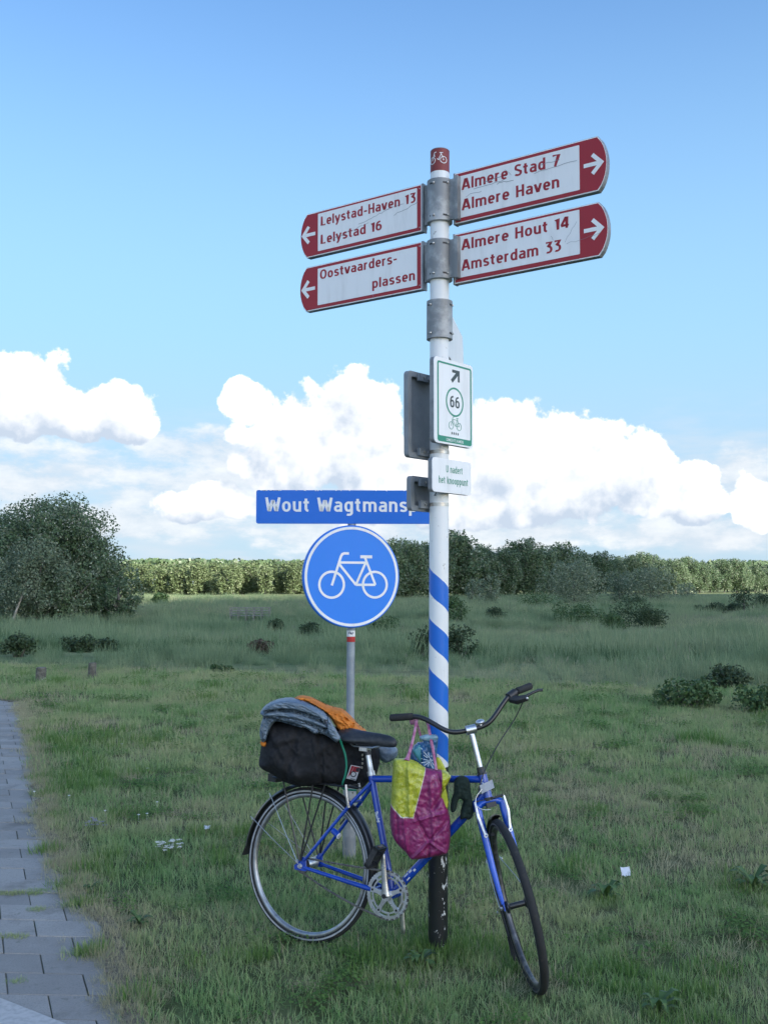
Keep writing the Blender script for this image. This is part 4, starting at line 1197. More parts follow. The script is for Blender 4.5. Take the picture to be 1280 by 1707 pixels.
BBL = Vector((.4419, 0, .277))
def onseat(d, y=0): v = BBL + UST * d; return W3(v.x, y, v.z)
SCL = BBL + UST * .4919
BIKE = empty('bicycle', (BX, BY, 0), 'blue city bicycle leaning on the striped signpost with luggage on its rack', 'bicycle')
frame_blue = mat('blue_frame_paint', (.008, .062, .42), (.005, .04, .30), rough=.22, scale=9, coat=.6)
fork_blue = mat('blue_fork_paint', (.012, .10, .58), (.008, .07, .45), rough=.22, scale=9, coat=.6)
rubber = mat('tyre_rubber', (.018, .019, .020), (.045, .043, .038), rough=.8, scale=40, lo=.5, hi=.8)
blackp = mat('black_plastic', (.016, .017, .019), (.035, .035, .036), rough=.42, scale=25)
blackm = mat('black_metal', (.014, .015, .017), rough=.32, coat=.2)
silver = mat('brushed_aluminium', (.62, .63, .64), (.42, .42, .42), rough=.28, metal=.95, scale=30)
rimsil = mat('rim_aluminium', (.40, .41, .42), (.25, .25, .26), rough=.35, metal=.85, scale=25)
reflect = mat('reflective_stripe', (.42, .43, .44), (.28, .28, .28), rough=.35, scale=30)
steel = mat('spoke_steel', (.60, .60, .60), rough=.3, metal=.9)
chainm = mat('dirty_chain', (.20, .19, .18), (.09, .085, .08), rough=.45, metal=.8, scale=80)
whited = mat('white_decal', (.70, .72, .74), rough=.4)
clearp = mat('clear_grey_plastic', (.28, .30, .33), (.18, .19, .21), rough=.25, coat=.5)

def V3(t): return W3(*t)
# frame
fm = MB()
fm.tube([W3(SCL.x, 0, SCL.z - .006), W3(.842, 0, .797)], .0150, 18)
fm.tube([V3((BBL.x, 0, BBL.z)), onseat(.505)], .0152, 18)
hb = BASE + AX * .425; hm = BASE + AX * .447; ht = BASE + AX * .522
fm.tube([W3(*hb), W3(*ht)], .0195, 20)
fm.tube([W3(*hm), V3((BBL.x, 0, BBL.z))], .0178, 18)
fm.tube([W3(BBL.x, -.036, BBL.z), W3(BBL.x, .036, BBL.z)], .022, 20)
for s in (-1, 1):
    a = BBL + UST * .470
    fm.tube([W3(a.x, s * .016, a.z), W3(.235, s * .040, .640), W3(.016, s * .066, .362)], [.0082, .0085, .0070], 12)
    fm.tube([W3(BBL.x - .01, s * .028, BBL.z), W3(.33, s * .046, .292), W3(.02, s * .064, .332)], [.0105, .0110, .0075], 12)
    F = lambda u, v, w, s=s: W3(u, s * .066 + w * s, v)
    fm.prism([(-.030, .318), (-.034, .336), (-.012, .352), (.010, .378), (.026, .376), (.030, .340), (.042, .330), (.030, .318)], F, -.003, .003)
fm.tube([W3(.235, -.040, .640), W3(.235, .040, .640)], .0065, 10)
fm.tube([W3(.36, -.045, .288), W3(.36, .045, .288)], .0065, 10)
FR = fm.build('frame', frame_blue, BIKE, smooth=True, ang=50)
m = MB(); m.tube([W3(.150, -.050, .508), W3(.186, -.058, .490)], .0135, 14); m.build('stay_fitting', frame_blue, FR, smooth=True)
m = MB(); m.tube([W3(.186, -.058, .490), W3(.190, -.0585, .488)], .0137, 14); m.build('fitting_rim', whited, FR)
# decals, laid round the right-hand side of the tubes
def tube_patch(p0, p1, r, shapes, name='decal', m_=whited):
    """shapes in (along the tube, round the tube) metres, on the side that faces right"""
    d = (p1 - p0).normalized(); out = BM @ Vector((0, -1, 0)); out = (out - d * out.dot(d)).normalized(); b = d.cross(out)
    mb = MB(); F = lambda u, v, w: p0 + d * u + (out * cos(v / r) + b * sin(v / r)) * (r + w)
    for k, (pts, wd) in enumerate(shapes): mb.ribbon(pts, wd, F, .0002, .0007 + k * .00004)
    return mb.build(name, m_, FR)
a0, a1 = W3(*BBL), W3(*hm)
for off in (.10, .33):
    tube_patch(a0, a1, .0178, [([(off, -.008), (off + .022, -.008)], .006), ([(off, -.010), (off, .010), (off + .018, .010)], .005), ([(off + .03, -.006), (off + .046, -.006)], .008), ([(off + .052, .004), (off + .064, .004)], .008)])
tube_patch(V3(tuple(BBL)), onseat(.5), .0152, [([(.30, -.004), (.315, .006), (.33, -.004), (.345, .006)], .008), ([(.30, .006), (.32, -.002), (.345, -.006)], .005)])
tube_patch(W3(*hb), W3(*ht), .0195, [([(.045, -.004), (.05, .006), (.062, .004), (.066, -.006)], .004), ([(.034, -.006), (.038, .008)], .004), ([(.07, .0), (.078, .004)], .006)])
# headset, stem, handlebar
m = MB(); m.tube([ST(0, .520, 0), ST(0, .526, 0), ST(0, .528, 0), ST(0, .540, 0)], [.0225, .0225, .0185, .0175], 20); m.tube([ST(0, .412, 0), ST(0, .426, 0)], .0225, 20)
m.build('headset', blackm, BIKE, smooth=True)
m = MB(); m.tube([ST(0, .540, 0), ST(0, .552, 0)], .0165, 16); m.build('spacer', blackp, BIKE, smooth=True)
m = MB(); m.tube([ST(0, .545, 0), ST(0, .690, .003)], .0112, 16); m.tube([ST(-.022, .711, .006), ST(.022, .711, .006)], .0195, 18)
m.box((0, 0, 0), (1, 1, 1), lambda v: ST(-.008 + .016 * v.x, .684 + .018 * v.y, -.006 + .016 * v.z))
m.build('stem', silver, BIKE, smooth=True)
BAR = [(.0, .711, .006), (.05, .711, .007), (.085, .718, .008), (.115, .738, .006), (.145, .768, -.002), (.175, .798, -.014), (.205, .818, -.028), (.235, .826, -.042), (.3025, .840, -.0695)]
def smooth_line(pts, k=3):
    for _ in range(k):
        out = [pts[0]]
        for p, q in zip(pts, pts[1:]): out += [tuple(a * .75 + b * .25 for a, b in zip(p, q)), tuple(a * .25 + b * .75 for a, b in zip(p, q))]
        pts = out + [pts[-1]]
    return pts
BARL = [(.05, .712, .007), (.085, .722, .008), (.12, .748, .006), (.155, .780, .000), (.190, .808, -.006), (.220, .822, -.012), (.245, .828, -.026), (.3025, .840, -.0695)]
bar = [(-a, b, c) for a, b, c in BAR[::-1]] + BARL
m = MB(); m.tube([ST(*p) for p in smooth_line(bar, 2)], .0106, 14); HB = m.build('handlebar', blackm, BIKE, smooth=True)
for s in (-1, 1):
    m = MB(); p = [ST(s * .222, .823, -.037), ST(s * .226, .824, -.038), ST(s * .298, .8392, -.0677), ST(s * .312, .842, -.0735), ST(s * .316, .843, -.075)] if s < 0 else [ST(.240, .827, -.023), ST(.243, .828, -.025), ST(.3025, .840, -.0695), ST(.316, .843, -.080), ST(.319, .8435, -.0825)]
    m.tube(p, [.0135, .0155, .0155, .0152, .011], 16); m.build('grip', rubber, BIKE, smooth=True)
m = MB(); c = ST(.045, .733, .012); m.ball(c, (.020, .020, .011), 16, 8, (BM @ SM).to_4x4().to_3x3()); m.tube([ST(.045, .718, .01), ST(.045, .730, .012)], .007, 10)
m.build('bell', silver, BIKE, smooth=True)
m = MB(); m.tube([ST(.195, .808, -.007), ST(.232, .824, -.018)], .0195, 14)
m.tube([ST(.205, .800, -.01), ST(.225, .786, .014), ST(.268, .786, .030)], [.017, .0185, .014], 10)
m.build('brake_lever_body', blackp, BIKE, smooth=True)
m = MB(); m.tube([ST(.255, .790, .028), ST(.290, .800, .034), ST(.322, .806, .028), ST(.340, .803, .030)], [.008, .006, .006, .0065], 10); LV = m.build('brake_lever', blackm, BIKE, smooth=True)
m = MB(); m.ball(ST(.262, .783, .038), .006, 8, 6); m.build('barrel_screw', silver, LV)
cab = smooth_line([tuple(v) for v in (ST(.25, .782, .034), at(858, 1200, 4.50), at(832, 1237, 4.43), at(812, 1275, 4.36), at(802, 1300, 4.33), at(796, 1330, 4.32))], 3)
m = MB(); m.tube([Vector(p) for p in cab], .0026, 8); m.build('brake_cable', blackp, BIKE, smooth=True)
cab = smooth_line([tuple(v) for v in (at(803, 1316, 4.30), at(792, 1330, 4.28), at(793, 1345, 4.27), at(806, 1351, 4.26), at(818, 1350, 4.26))], 3)
m = MB(); m.tube([Vector(p) for p in cab], .0018, 8); m.build('brake_noodle', silver, BIKE, smooth=True)
# lamp bracket on the head tube
m = MB(); m.box((0, 0, 0), (1, 1, 1), lambda v: ST(-.030 + .058 * v.x, .445 + .034 * v.y + .012 * v.x, .018 + .034 * v.z)); LB = m.build('lamp_bracket', clearp, BIKE)
m = MB(); m.tube([ST(0, .462, 0), ST(0, .474, 0)], .0225, 16); m.build('bracket_clip', blackp, LB, smooth=True)
# fork
fk = MB()
fk.tube([ST(-.052, .398, .0), ST(-.03, .410, 0), ST(0, .414, 0), ST(.03, .410, 0), ST(.052, .398, 0)], [.014, .0155, .019, .0155, .014], 14)
for s in (-1, 1):
    fk.tube([ST(s * .052, .402, 0), ST(s * .053, .30, .002), ST(s * .054, .16, .006), ST(s * .054, .07, .020), ST(s * .0535, .012, .041)], [.0145, .0148, .0130, .0105, .0080], 14)
    fk.prism([(-.010, -.012), (.010, -.012), (.011, .014), (-.009, .020)], (lambda u, v, w, s=s: ST(s * (.0535 + w), v, .045 + u)), -.0025, .0025)
FK = fk.build('fork', fork_blue, BIKE, smooth=True, ang=50)
for s in (-1, 1):                              # front brake arms
    m = MB(); m.tube([ST(s * .062, .420, .026), ST(s * .064, .36, .030), ST(s * .052, .285, .032)], [.0045, .0065, .0065], 8, flat=((BM @ SM) @ Vector((0, 1, 0)), .6))
    m.ring((0, 0), .0065, .004, (lambda u, v, w, s=s: ST(s * .052 + u, .283 + v, .036 + w)), -.003, .003, 14); m.build('brake_arm', silver, BIKE, smooth=True)
    m = MB(); m.box((0, 0, 0), (1, 1, 1), lambda v, s=s: ST(s * (.016 + .014 * v.x), .275 + .012 * v.y, -.03 + .06 * v.z)); m.build('brake_pad', rubber, BIKE)
m = MB(); m.tube([ST(-.062, .420, .028), ST(.062, .420, .028)], .0022, 8); m.tube([ST(.01, .420, .028), ST(.058, .421, .028)], .005, 10); m.build('brake_link', blackp, BIKE, smooth=True)
m = MB(); m.box((0, 0, 0), (1, 1, 1), lambda v: ST(-.02 + .04 * v.x, .385 + .02 * v.y, .016 + .03 * v.z)); m.build('mudguard_clip', blackp, BIKE)

# wheels
spoke_mesh = None
def wheel(c, e1, e2, e3, front):
    global spoke_mesh
    m = MB()
    prof = [(.3105, -.0100), (.3070, -.0118), (.2985, -.0112), (.2915, -.0050), (.2915, .0050), (.2985, .0112), (.3070, .0118), (.3105, .0100), (.3060, .0085), (.3030, 0), (.3060, -.0085)]
    m.revolve(prof, c, e1, e2, e3, 96)
    wh = m.build('wheel', rimsil if not front else mat('dark_rim', (.09, .09, .095), (.2, .2, .2), rough=.35, metal=.7, scale=30), BIKE, smooth=True, ang=50)
    m = MB(); k = 12
    m.revolve([(.3205 + .0165 * cos(2 * pi * i / k), .0165 * sin(2 * pi * i / k)) for i in range(k)], c, e1, e2, e3, 96)
    m.build('tyre', rubber, wh, smooth=True, ang=70)
    for sd in (-1, 1):
        m = MB(); m.revolve([(.3170, sd * .0166), (.3215, sd * .0169), (.3240, sd * .0166)], c, e1, e2, e3, 96, closed=False)
        m.build('sidewall_stripe', reflect if not front else mat('faint_stripe', (.10, .10, .10), rough=.5), wh, smooth=True)
    m = MB(); h = .048
    m.revolve([(.008, -.060), (.008, -h), (.024, -h + .004), (.024, -h + .010), (.012 if front else .026, -h + .018), (.012 if front else .026, h - .018), (.024, h - .010), (.024, h - .004), (.008, h), (.008, .060)], c, e1, e2, e3, 24, closed=False)
    m.build('hub', blackm if front else silver, wh, smooth=True)
    if spoke_mesh is None:
        sm_ = MB(); sm_.tube([(0, 0, 0), (0, 0, 1)], .0015, 5, cap=False)
        o = sm_.build('spoke', steel, wh); spoke_mesh = o.data; bpy.data.objects.remove(o)
    n = 32
    for i in range(n):
        sd = 1 if i % 2 else -1
        a = 2 * pi * i / n; b = a + (.62 if (i // 2) % 2 else -.62)
        p = c + (e1 * cos(b) + e2 * sin(b)) * .0225 + e3 * sd * (h - .007)
        q = c + (e1 * cos(a) + e2 * sin(a)) * .288 + e3 * sd * .002
        o = bpy.data.objects.new('spoke', spoke_mesh); C.objects.link(o); o.parent = wh
        d = q - p; o.location = p - ORG[BIKE]; o.rotation_mode = 'QUATERNION'; o.rotation_quaternion = d.to_track_quat('Z', 'Y'); o.scale = (1, 1, d.length)
    m = MB(); b_ = c + (e1 * cos(.9) + e2 * sin(.9)) * .283; m.tube([b_, c + (e1 * cos(.9) + e2 * sin(.9)) * .245], .0032, 8); m.build('valve', blackp, wh)
    return wh
cR = W3(0, 0, RW); X_, Y_, Z_ = BM @ Vector((1, 0, 0)), BM @ Vector((0, 1, 0)), BM @ Vector((0, 0, 1))
wheel(cR, X_, Z_, Y_, False)
cF = ST(0, 0, .045); FX, FY, FZ = (BM @ SM) @ FW, (BM @ SM) @ Vector((0, 1, 0)), (BM @ SM) @ AX
wheel(cF, FX, FZ, FY, True)

def guard(c, e1, e2, e3, a0, a1, r, half, name):
    m = MB()
    m.revolve([(r - .012, -half), (r - .002, -half * .75), (r + .002, 0), (r - .002, half * .75), (r - .012, half), (r - .0135, half - .001), (r - .0045, half * .7), (r - .001, 0), (r - .0045, -half * .7), (r - .0135, -half + .001)], c, e1, e2, e3, 60, a0=a0, a1=a1)
    return m.build(name, blackm, BIKE, smooth=True, ang=60)
gR = guard(cR, X_, Z_, Y_, radians(-8), radians(176), .356, .024, 'mudguard')
gF = guard(cF, FX, FZ, FY, radians(86), radians(205), .353, .022, 'mudguard')
def flap(c, e1, e2, e3, a, r, half, g, L):
    m = MB(); rad = e1 * cos(a) + e2 * sin(a); tan = e1 * -sin(a) + e2 * cos(a)
    F = lambda u, v, w: c + rad * (r - .004 + w + v * .28) + tan * (v) + e3 * u
    m.prism([(-half, -.01), (half, -.01), (half * 1.15, L * .8), (half * .8, L), (-half * .8, L), (-half * 1.15, L * .8)], F, -.0025, .0)
    m.build('mudflap', rubber, g)
flap(cR, X_, Z_, Y_, radians(176), .356, .024, gR, .035); flap(cF, FX, FZ, FY, radians(205), .353, .024, gF, .085)
for c, e1, e2, e3, g, angs, r in ((cR, X_, Z_, Y_, gR, (128, 152), .350), (cF, FX, FZ, FY, gF, (150, 186), .347)):
    for a in angs:
        for s in (-1, 1):
            w = radians(a); q = c + (e1 * cos(w) + e2 * sin(w)) * r + e3 * s * .030
            m = MB(); m.tube([c + e1 * -.012 + e2 * .008 + e3 * s * .069, c + (e1 * cos(w) + e2 * sin(w)) * .2 + e3 * s * .052, q, q + (e1 * cos(w) + e2 * sin(w)) * .018], .0018, 6); m.build('mudguard_stay', steel, g)
            m = MB(); m.ball(q + e3 * s * .003, .0055, 8, 5); m.build('stay_nut', steel, g)

# drive train
R_ = lambda u, v, w: W3(BBL.x + u, -.046 - w, BBL.z + v)
m = MB(); m.ring((0, 0), .0925, .015, R_, -.0018, .0018, 72); m.ring((0, 0), .0720, .007, R_, -.0015, .0022, 60)
for k in range(10):
    a = radians(97) + 2 * pi * (k + .5 * (k % 2) * .0) / 10; m.ribbon([(.070 * cos(a), .070 * sin(a)), (.088 * cos(a), .088 * sin(a))], .009, R_, -.0014, .0024)
for k in range(48):
    a = 2 * pi * k / 48; m.ribbon([(.099 * cos(a), .099 * sin(a)), (.1018 * cos(a), .1018 * sin(a))], .005, R_, -.0012, .0012)
CR = m.build('chainring', silver, BIKE)
m = MB()
for k in range(5):
    a = radians(97) + 2 * pi * k / 5
    d = (cos(a), sin(a)); n_ = (-sin(a), cos(a))
    pl = lambda r, w: (d[0] * r + n_[0] * w, d[1] * r + n_[1] * w)
    m.prism([pl(.010, -.013), pl(.05, -.0075), pl(.082, -.012), pl(.082, .012), pl(.05, .0075), pl(.010, .013)], R_, .0022, .0075)
m.tube([R_(0, 0, -.0), R_(0, 0, .016)], .022, 24); m.build('spider', silver, CR, smooth=True, ang=30)
for k in range(5):
    a = radians(97) + 2 * pi * k / 5; m = MB(); m.tube([R_(.073 * cos(a), .073 * sin(a), .007), R_(.073 * cos(a), .073 * sin(a), .0095)], .005, 10); m.build('chainring_bolt', blackm, CR)
def crank(sd, dx, dz, nm='crank_arm'):
    m = MB(); L = sqrt(dx * dx + dz * dz); pts = [W3(BBL.x + dx * f, sd * (.064 + .012 * f), BBL.z + dz * f) for f in (-.02, .0, .15, .5, .9, 1.0, 1.06)]
    m.tube(pts, [.010, .019, .0150, .0120, .0120, .0125, .006], 12, flat=(BM @ Vector((dz, 0, -dx)), .55))
    o = m.build(nm, silver, BIKE, smooth=True, ang=50)
    m = MB(); m.tube([W3(BBL.x, sd * .070, BBL.z), W3(BBL.x, sd * .080, BBL.z)], .0095, 16); m.build('crank_cap', blackm, o)
    c = Vector((BBL.x + dx, 0, BBL.z + dz))
    if sd > 0: return o
    m = MB(); m.tube([W3(c.x, sd * .078, c.z), W3(c.x, sd * .100, c.z)], .006, 10)
    a = radians(62) * (1 if sd < 0 else -1)
    def PF(u, v, w): return W3(c.x + u * cos(a) - w * sin(a), sd * (.098 + v), c.z + u * sin(a) + w * cos(a))
    for u0, u1, v0, v1 in ((-.048, -.036, 0, .075), (.036, .048, 0, .075), (-.048, .048, 0, .010), (-.048, .048, .065, .075)):
        m.prism([(u0, v0), (u1, v0), (u1, v1), (u0, v1)], PF, -.0125, .0125)
    m.prism([(-.012, .0), (.012, .0), (.012, .07), (-.012, .07)], PF, -.009, .009)
    pd = m.build('pedal', blackp, BIKE)
    m = MB(); m.prism([(.0485, .02), (.051, .02), (.051, .055), (.0485, .055)], PF, -.006, .006); m.prism([(-.051, .02), (-.0485, .02), (-.0485, .055), (-.051, .055)], PF, -.006, .006); m.build('pedal_reflector', mat('amber_reflector', (.10, .05, .02), rough=.3), pd)
    return o
crank(-1, -.018, .168); crank(1, .018, -.168)
# sprocket and chain
SP = lambda u, v, w: W3(u, -.046 - w, RW + v)
m = MB(); m.ring((0, 0), .0275, .016, SP, -.0015, .0015, 32)
m.build('sprocket', chainm, BIKE)
ch = MB()
def run(p, q, sag=0):
    L = sqrt((q[0] - p[0]) ** 2 + (q[1] - p[1]) ** 2); n = int(L / .0127)
    for i in range(n):
        f0, f1 = i / n, (i + 1) / n
        z = lambda f: -sag * 4 * f * (1 - f)
        a = (p[0] + (q[0] - p[0]) * f0, p[1] + (q[1] - p[1]) * f0 + z(f0)); b = (p[0] + (q[0] - p[0]) * f1, p[1] + (q[1] - p[1]) * f1 + z(f1))
        wd = .0075 if i % 2 else .0062; h = .0035 if i % 2 else .0022
        ch.ribbon([a, b], wd, lambda u, v, w: W3(u, -.046 - w, v), -h, h)
        ch.tube([W3(a[0], -.050, a[1]), W3(a[0], -.042, a[1])], .0042, 6)
run((.004, RW + .034), (BBL.x + .005, BBL.z + .0985), .004); run((.004, RW - .034), (BBL.x - .005, BBL.z - .0985), .014)
for k in range(14):
    a = radians(-90) + pi * k / 13; ch.ribbon([(BBL.x + .099 * cos(a), BBL.z + .099 * sin(a)), (BBL.x + .099 * cos(a + .13), BBL.z + .099 * sin(a + .13))], .007, lambda u, v, w: W3(u, -.046 - w, v), -.0032, .0032)
    a += pi; ch.ribbon([(.034 * cos(a), RW + .034 * sin(a)), (.034 * cos(a + .25), RW + .034 * sin(a + .25))], .007, lambda u, v, w: W3(u, -.046 - w, v), -.0032, .0032)
ch.build('chain', chainm, BIKE)
for s in (-1, 1):
    m = MB(); m.tube([W3(0, s * .064, RW), W3(0, s * .082, RW)], .0075, 6); m.tube([W3(0, s * .069, RW), W3(0, s * .072, RW)], .011, 16); m.build('axle_nut', steel, BIKE)
    m = MB(); m.tube([W3(-.014, s * .068, RW + .02), W3(-.014, s * .080, RW + .02)], .0065, 8); m.build('stay_bolt', steel, BIKE)
    m = MB(); m.tube([ST(s * .05, 0, .045), ST(s * .070, 0, .045)], .007, 6); m.build('axle_nut', steel, BIKE)
    m = MB(); v = BBL + UST * .40   # rear brake
    m.tube([W3(.225, s * .052, .615), W3(.215, s * .058, .665), W3(.205, s * .055, .712)], [.007, .006, .005], 8); m.build('rear_brake_arm', silver, BIKE, smooth=True)
m = MB(); m.tube([W3(.207, -.056, .706), W3(.207, .056, .706)], .0022, 6); m.tube([W3(.207, -.05, .706), W3(.207, -.015, .706)], .005, 8); m.build('rear_brake_link', blackp, BIKE)
# seat post and saddle
m = MB(); m.tube([onseat(.505), onseat(.60)], .0132, 16); m.tube([onseat(.500), onseat(.520)], .0178, 16)
pst = m.build('seat_post', silver, BIKE, smooth=True)
m = MB(); m.tube([onseat(.590), onseat(.612)], .0150, 16); m.build('post_band', blackp, pst, smooth=True)
sc0 = BBL + UST * .655
m = MB(); m.box((0, 0, 0), (1, 1, 1), lambda v: W3(sc0.x - .018 + .04 * v.x, -.018 + .036 * v.y, sc0.z - .045 + .022 * v.z)); m.tube([onseat(.60), onseat(.625)], .0115, 12)
for s in (-1, 1):
    m.tube([W3(sc0.x - .085, s * .022, sc0.z - .002), W3(sc0.x - .05, s * .020, sc0.z - .026), W3(sc0.x + .05, s * .018, sc0.z - .026), W3(sc0.x + .11, s * .010, sc0.z - .006)], .0038, 8)
m.build('saddle_rails', silver, pst, smooth=True)
m = MB(); secs = [(-.135, .040, .010, .012), (-.128, .066, .022, .014), (-.09, .078, .028, .012), (-.04, .066, .026, .006), (.02, .038, .024, .002), (.08, .026, .024, .000), (.130, .022, .022, -.003), (.155, .014, .016, -.008), (.163, .004, .006, -.012)]
n = 20; vs, fs = [], []
for x, hw, th, dz in secs:
    for j in range(n):
        a = 2 * pi * j / n; y = hw * cos(a); z = th * (abs(sin(a)) ** .8) * (1.15 if sin(a) > 0 else -1.25)
        vs.append(W3(sc0.x + x - z * .0, y, sc0.z + .012 + dz + z - .35 * abs(y) * (1 if z > 0 else .6)))
for i in range(len(secs) - 1): fs += [(i * n + j, i * n + (j + 1) % n, (i + 1) * n + (j + 1) % n, (i + 1) * n + j) for j in range(n)]
fs += [tuple(range(n)), tuple((len(secs) - 1) * n + j for j in range(n))]
m.add(vs, fs); o = m.build('saddle', mat('saddle_vinyl', (.022, .024, .028), (.045, .047, .05), rough=.38, scale=30, bmp=.1, bdist=.0005), BIKE, smooth=True, ang=80)
sd_ = o.modifiers.new('s', 'SUBSURF'); sd_.levels = 1; sd_.render_levels = 1
# carrier
rk = MB(); RX0, RX1, RZ = -.195, .20, .703
for y in (-.055, .055): rk.tube([W3(RX0, y, RZ), W3(RX1, y, RZ)], .0050, 8)
for x in (RX0, -.08, .03, .12, RX1): rk.tube([W3(x, -.055, RZ), W3(x, .055, RZ)], .0045, 8)
rk.tube([W3(RX1, -.03, RZ), W3(.265, -.016, .70)], .004, 8)
for s in (-1, 1):
    for x in (-.135, .035, .10): rk.tube([W3(.002 + x * .03, s * .076, .362), W3(x, s * .060, RZ)], .0038, 8)
rk.tube([W3(-.165, -.058, RZ), W3(-.150, -.066, RZ + .03), W3(-.155, -.066, RZ + .055), W3(-.142, -.068, RZ + .075)], .0026, 6)
RK = rk.build('carrier', blackm, BIKE, smooth=True)
m = MB(); m.box((0, 0, 0), (1, 1, 1), lambda v: W3(RX0 - .035 + .045 * v.x, -.045 + .09 * v.y, RZ - .022 + .036 * v.z)); m.build('rear_lamp', blackp, RK)

# ------------------------------------------------------------------ soft things
def inflate(poly, Y, T, wpx, name, m_, parent=None, grid=2.0, folds=None, asym=.55, jit=0, profile=None, dy=None, top=None, creases=None):
    """a cushion-like body whose outline stands upright at distance Y, thickness T metres toward and away from the viewer"""
    P_ = np.array(poly, float)
    for _ in range(1):                          # soften the corners
        Q = []
        for i in range(len(P_)):
            a, b = P_[i], P_[(i + 1) % len(P_)]; Q += [a * .78 + b * .22, a * .22 + b * .78]
        P_ = np.array(Q)
    x0, y0 = P_.min(0) - grid; x1, y1 = P_.max(0) + grid
    xs, ys = np.arange(x0, x1 + grid, grid), np.arange(y0, y1 + grid, grid)
    gx, gy = np.meshgrid(xs, ys); pt = np.stack([gx.ravel(), gy.ravel()], 1)
    A, B = P_, np.roll(P_, -1, 0); AB = B - A
    best = np.full(len(pt), 1e9); near = pt.copy(); ins = np.zeros(len(pt), bool)
    for a, ab, b in zip(A, AB, B):
        t = np.clip(((pt - a) @ ab) / max(1e-9, ab @ ab), 0, 1); q = a + t[:, None] * ab; d = np.linalg.norm(pt - q, axis=1)
        k = d < best; best[k] = d[k]; near[k] = q[k]
        c = ((a[1] > pt[:, 1]) != (b[1] > pt[:, 1])) & (pt[:, 0] < (b[0] - a[0]) * (pt[:, 1] - a[1]) / ((b[1] - a[1]) or 1e-9) + a[0]); ins ^= c
    sdv = np.where(ins, best, -best)
    keep = sdv > -grid * .75; snap = keep & (sdv < grid * .45)
    pt[snap] = near[snap]; sdv[snap] = 0
    nyy, nxx = gx.shape; idx = np.arange(nyy * nxx).reshape(nyy, nxx)
    cells = np.stack([idx[:-1, :-1], idx[:-1, 1:], idx[1:, 1:], idx[1:, :-1]], -1).reshape(-1, 4)
    ok = keep[cells].all(1) & ~(snap[cells].all(1) & (sdv[cells].mean(1) == 0) & (ins[cells].sum(1) < 1))
    cells = cells[ok]
    usedv = np.unique(cells); fmap = {v: i for i, v in enumerate(usedv)}
    front, back, uv = [], [], []
    for v in usedv:
        px, py = pt[v]; s = min(1, sdv[v] / wpx); h = sqrt(max(0, 1 - (1 - s) ** 2))
        k = profile(px, py) if profile else 1
        f = folds(px, py) if folds else 0
        Yc = Y + (dy(px, py) if dy else 0)
        p = at(px, py, Yc)
        e = min(1, sdv[v] / 4)
        front.append(p + Vector((0, -(T * h * k + f * e), 0))); back.append(p + Vector((0, T * h * k * asym * 2 * .5 + .0, 0))); uv.append((px / 1000, py / 1000))
    nb = {}
    vs, fs, uvs = list(front), [], list(uv)
    for i, v in enumerate(usedv):
        if sdv[v] <= 0: nb[v] = i
        else: nb[v] = len(vs); vs.append(back[i]); uvs.append(uv[i])
    for c in cells:
        fs.append(tuple(fmap[v] for v in c)); q = tuple(nb[v] for v in c[::-1])
        if set(q) != set(fs[-1]): fs.append(q)
    mb = MB(); mb.add(vs, fs); mb.uv = uvs
    o = mb.build(name, m_, parent, smooth=True, ang=75)
    return o

def fn(px, py, s, off=0, d=4): return mn.fractal(Vector((px / s + off, py / s, off)), 1.0, 2.0, d)
def ridge(px, py, a, b, w):                     # a crease line from a to b
    ax, ay = a; bx, by = b; L2 = (bx - ax) ** 2 + (by - ay) ** 2
    t = max(0, min(1, ((px - ax) * (bx - ax) + (py - ay) * (by - ay)) / L2)); d = math.hypot(px - ax - t * (bx - ax), py - ay - t * (by - ay))
    return exp(-(d / w) ** 2)

def cloth(name, c, c2, rough=.75, scale=60, bmp=.4, sheen=.0, spec=.3):
    m, t, b = new_mat(name); p = obj_co(t)
    f = noise(t, p, scale, 5, .6); g = noise(t, p, 7, 4, .5)
    setc(t, b, 'Base Color', mixc(t, (f * .6 + g * .5).step(.42, .68), c, c2)); b.inputs['Roughness'].default_value = rough; b.inputs['Specular IOR Level'].default_value = spec
    b.inputs['Sheen Weight'].default_value = sheen
    bump(t, b, g * 1.0 + noise(t, p, scale * 1.5, 3) * .3, bmp, .006)
    return m
black_canvas = cloth('black_canvas', (.010, .011, .013), (.020, .021, .024), .8)
DUF = [(437, 1232), (434, 1255), (431, 1272), (437, 1281), (452, 1288), (464, 1296), (476, 1304), (500, 1309), (530, 1308), (560, 1309), (585, 1315), (602, 1317), (615, 1303), (628, 1292), (634, 1268), (630, 1245), (605, 1225), (560, 1212), (520, 1203), (480, 1195), (452, 1200), (443, 1215)]
def rdg(px, py, sx, sy, ang, off):
    c, s_ = cos(ang), sin(ang); a, b = px * c + py * s_, -px * s_ + py * c
    n = mn.noise(Vector((a / sx + off, b / sy, off))) + .5 * mn.noise(Vector((a / sx * 2 + off, b / sy * 2.1, off + 3)))
    return (1 - min(1, abs(n) * 2.6)) ** 1.5
def duf_f(px, py):
    v = .010 * fn(px, py, 34, 3) + .003 * fn(px, py, 12, 8) + .008 * rdg(px, py, 40, 14, radians(70), 3.3)
    for a, b, w, k in (((535, 1215), (540, 1300), 4, -.018), ((500, 1215), (478, 1300), 5, -.014), ((585, 1230), (590, 1310), 4, -.012), ((455, 1215), (500, 1285), 5, .012), ((440, 1262), (500, 1300), 5, -.010), ((545, 1245), (560, 1270), 3, -.010), ((460, 1240), (520, 1225), 5, -.010)):
        v += k * ridge(px, py, a, b, w)
    return v
duf = inflate(DUF, 4.80, .15, 34, 'duffel_bag', black_canvas, folds=duf_f, asym=.75, profile=lambda px, py: 1 if px < 535 else max(.30, 1 - (px - 535) / 90))
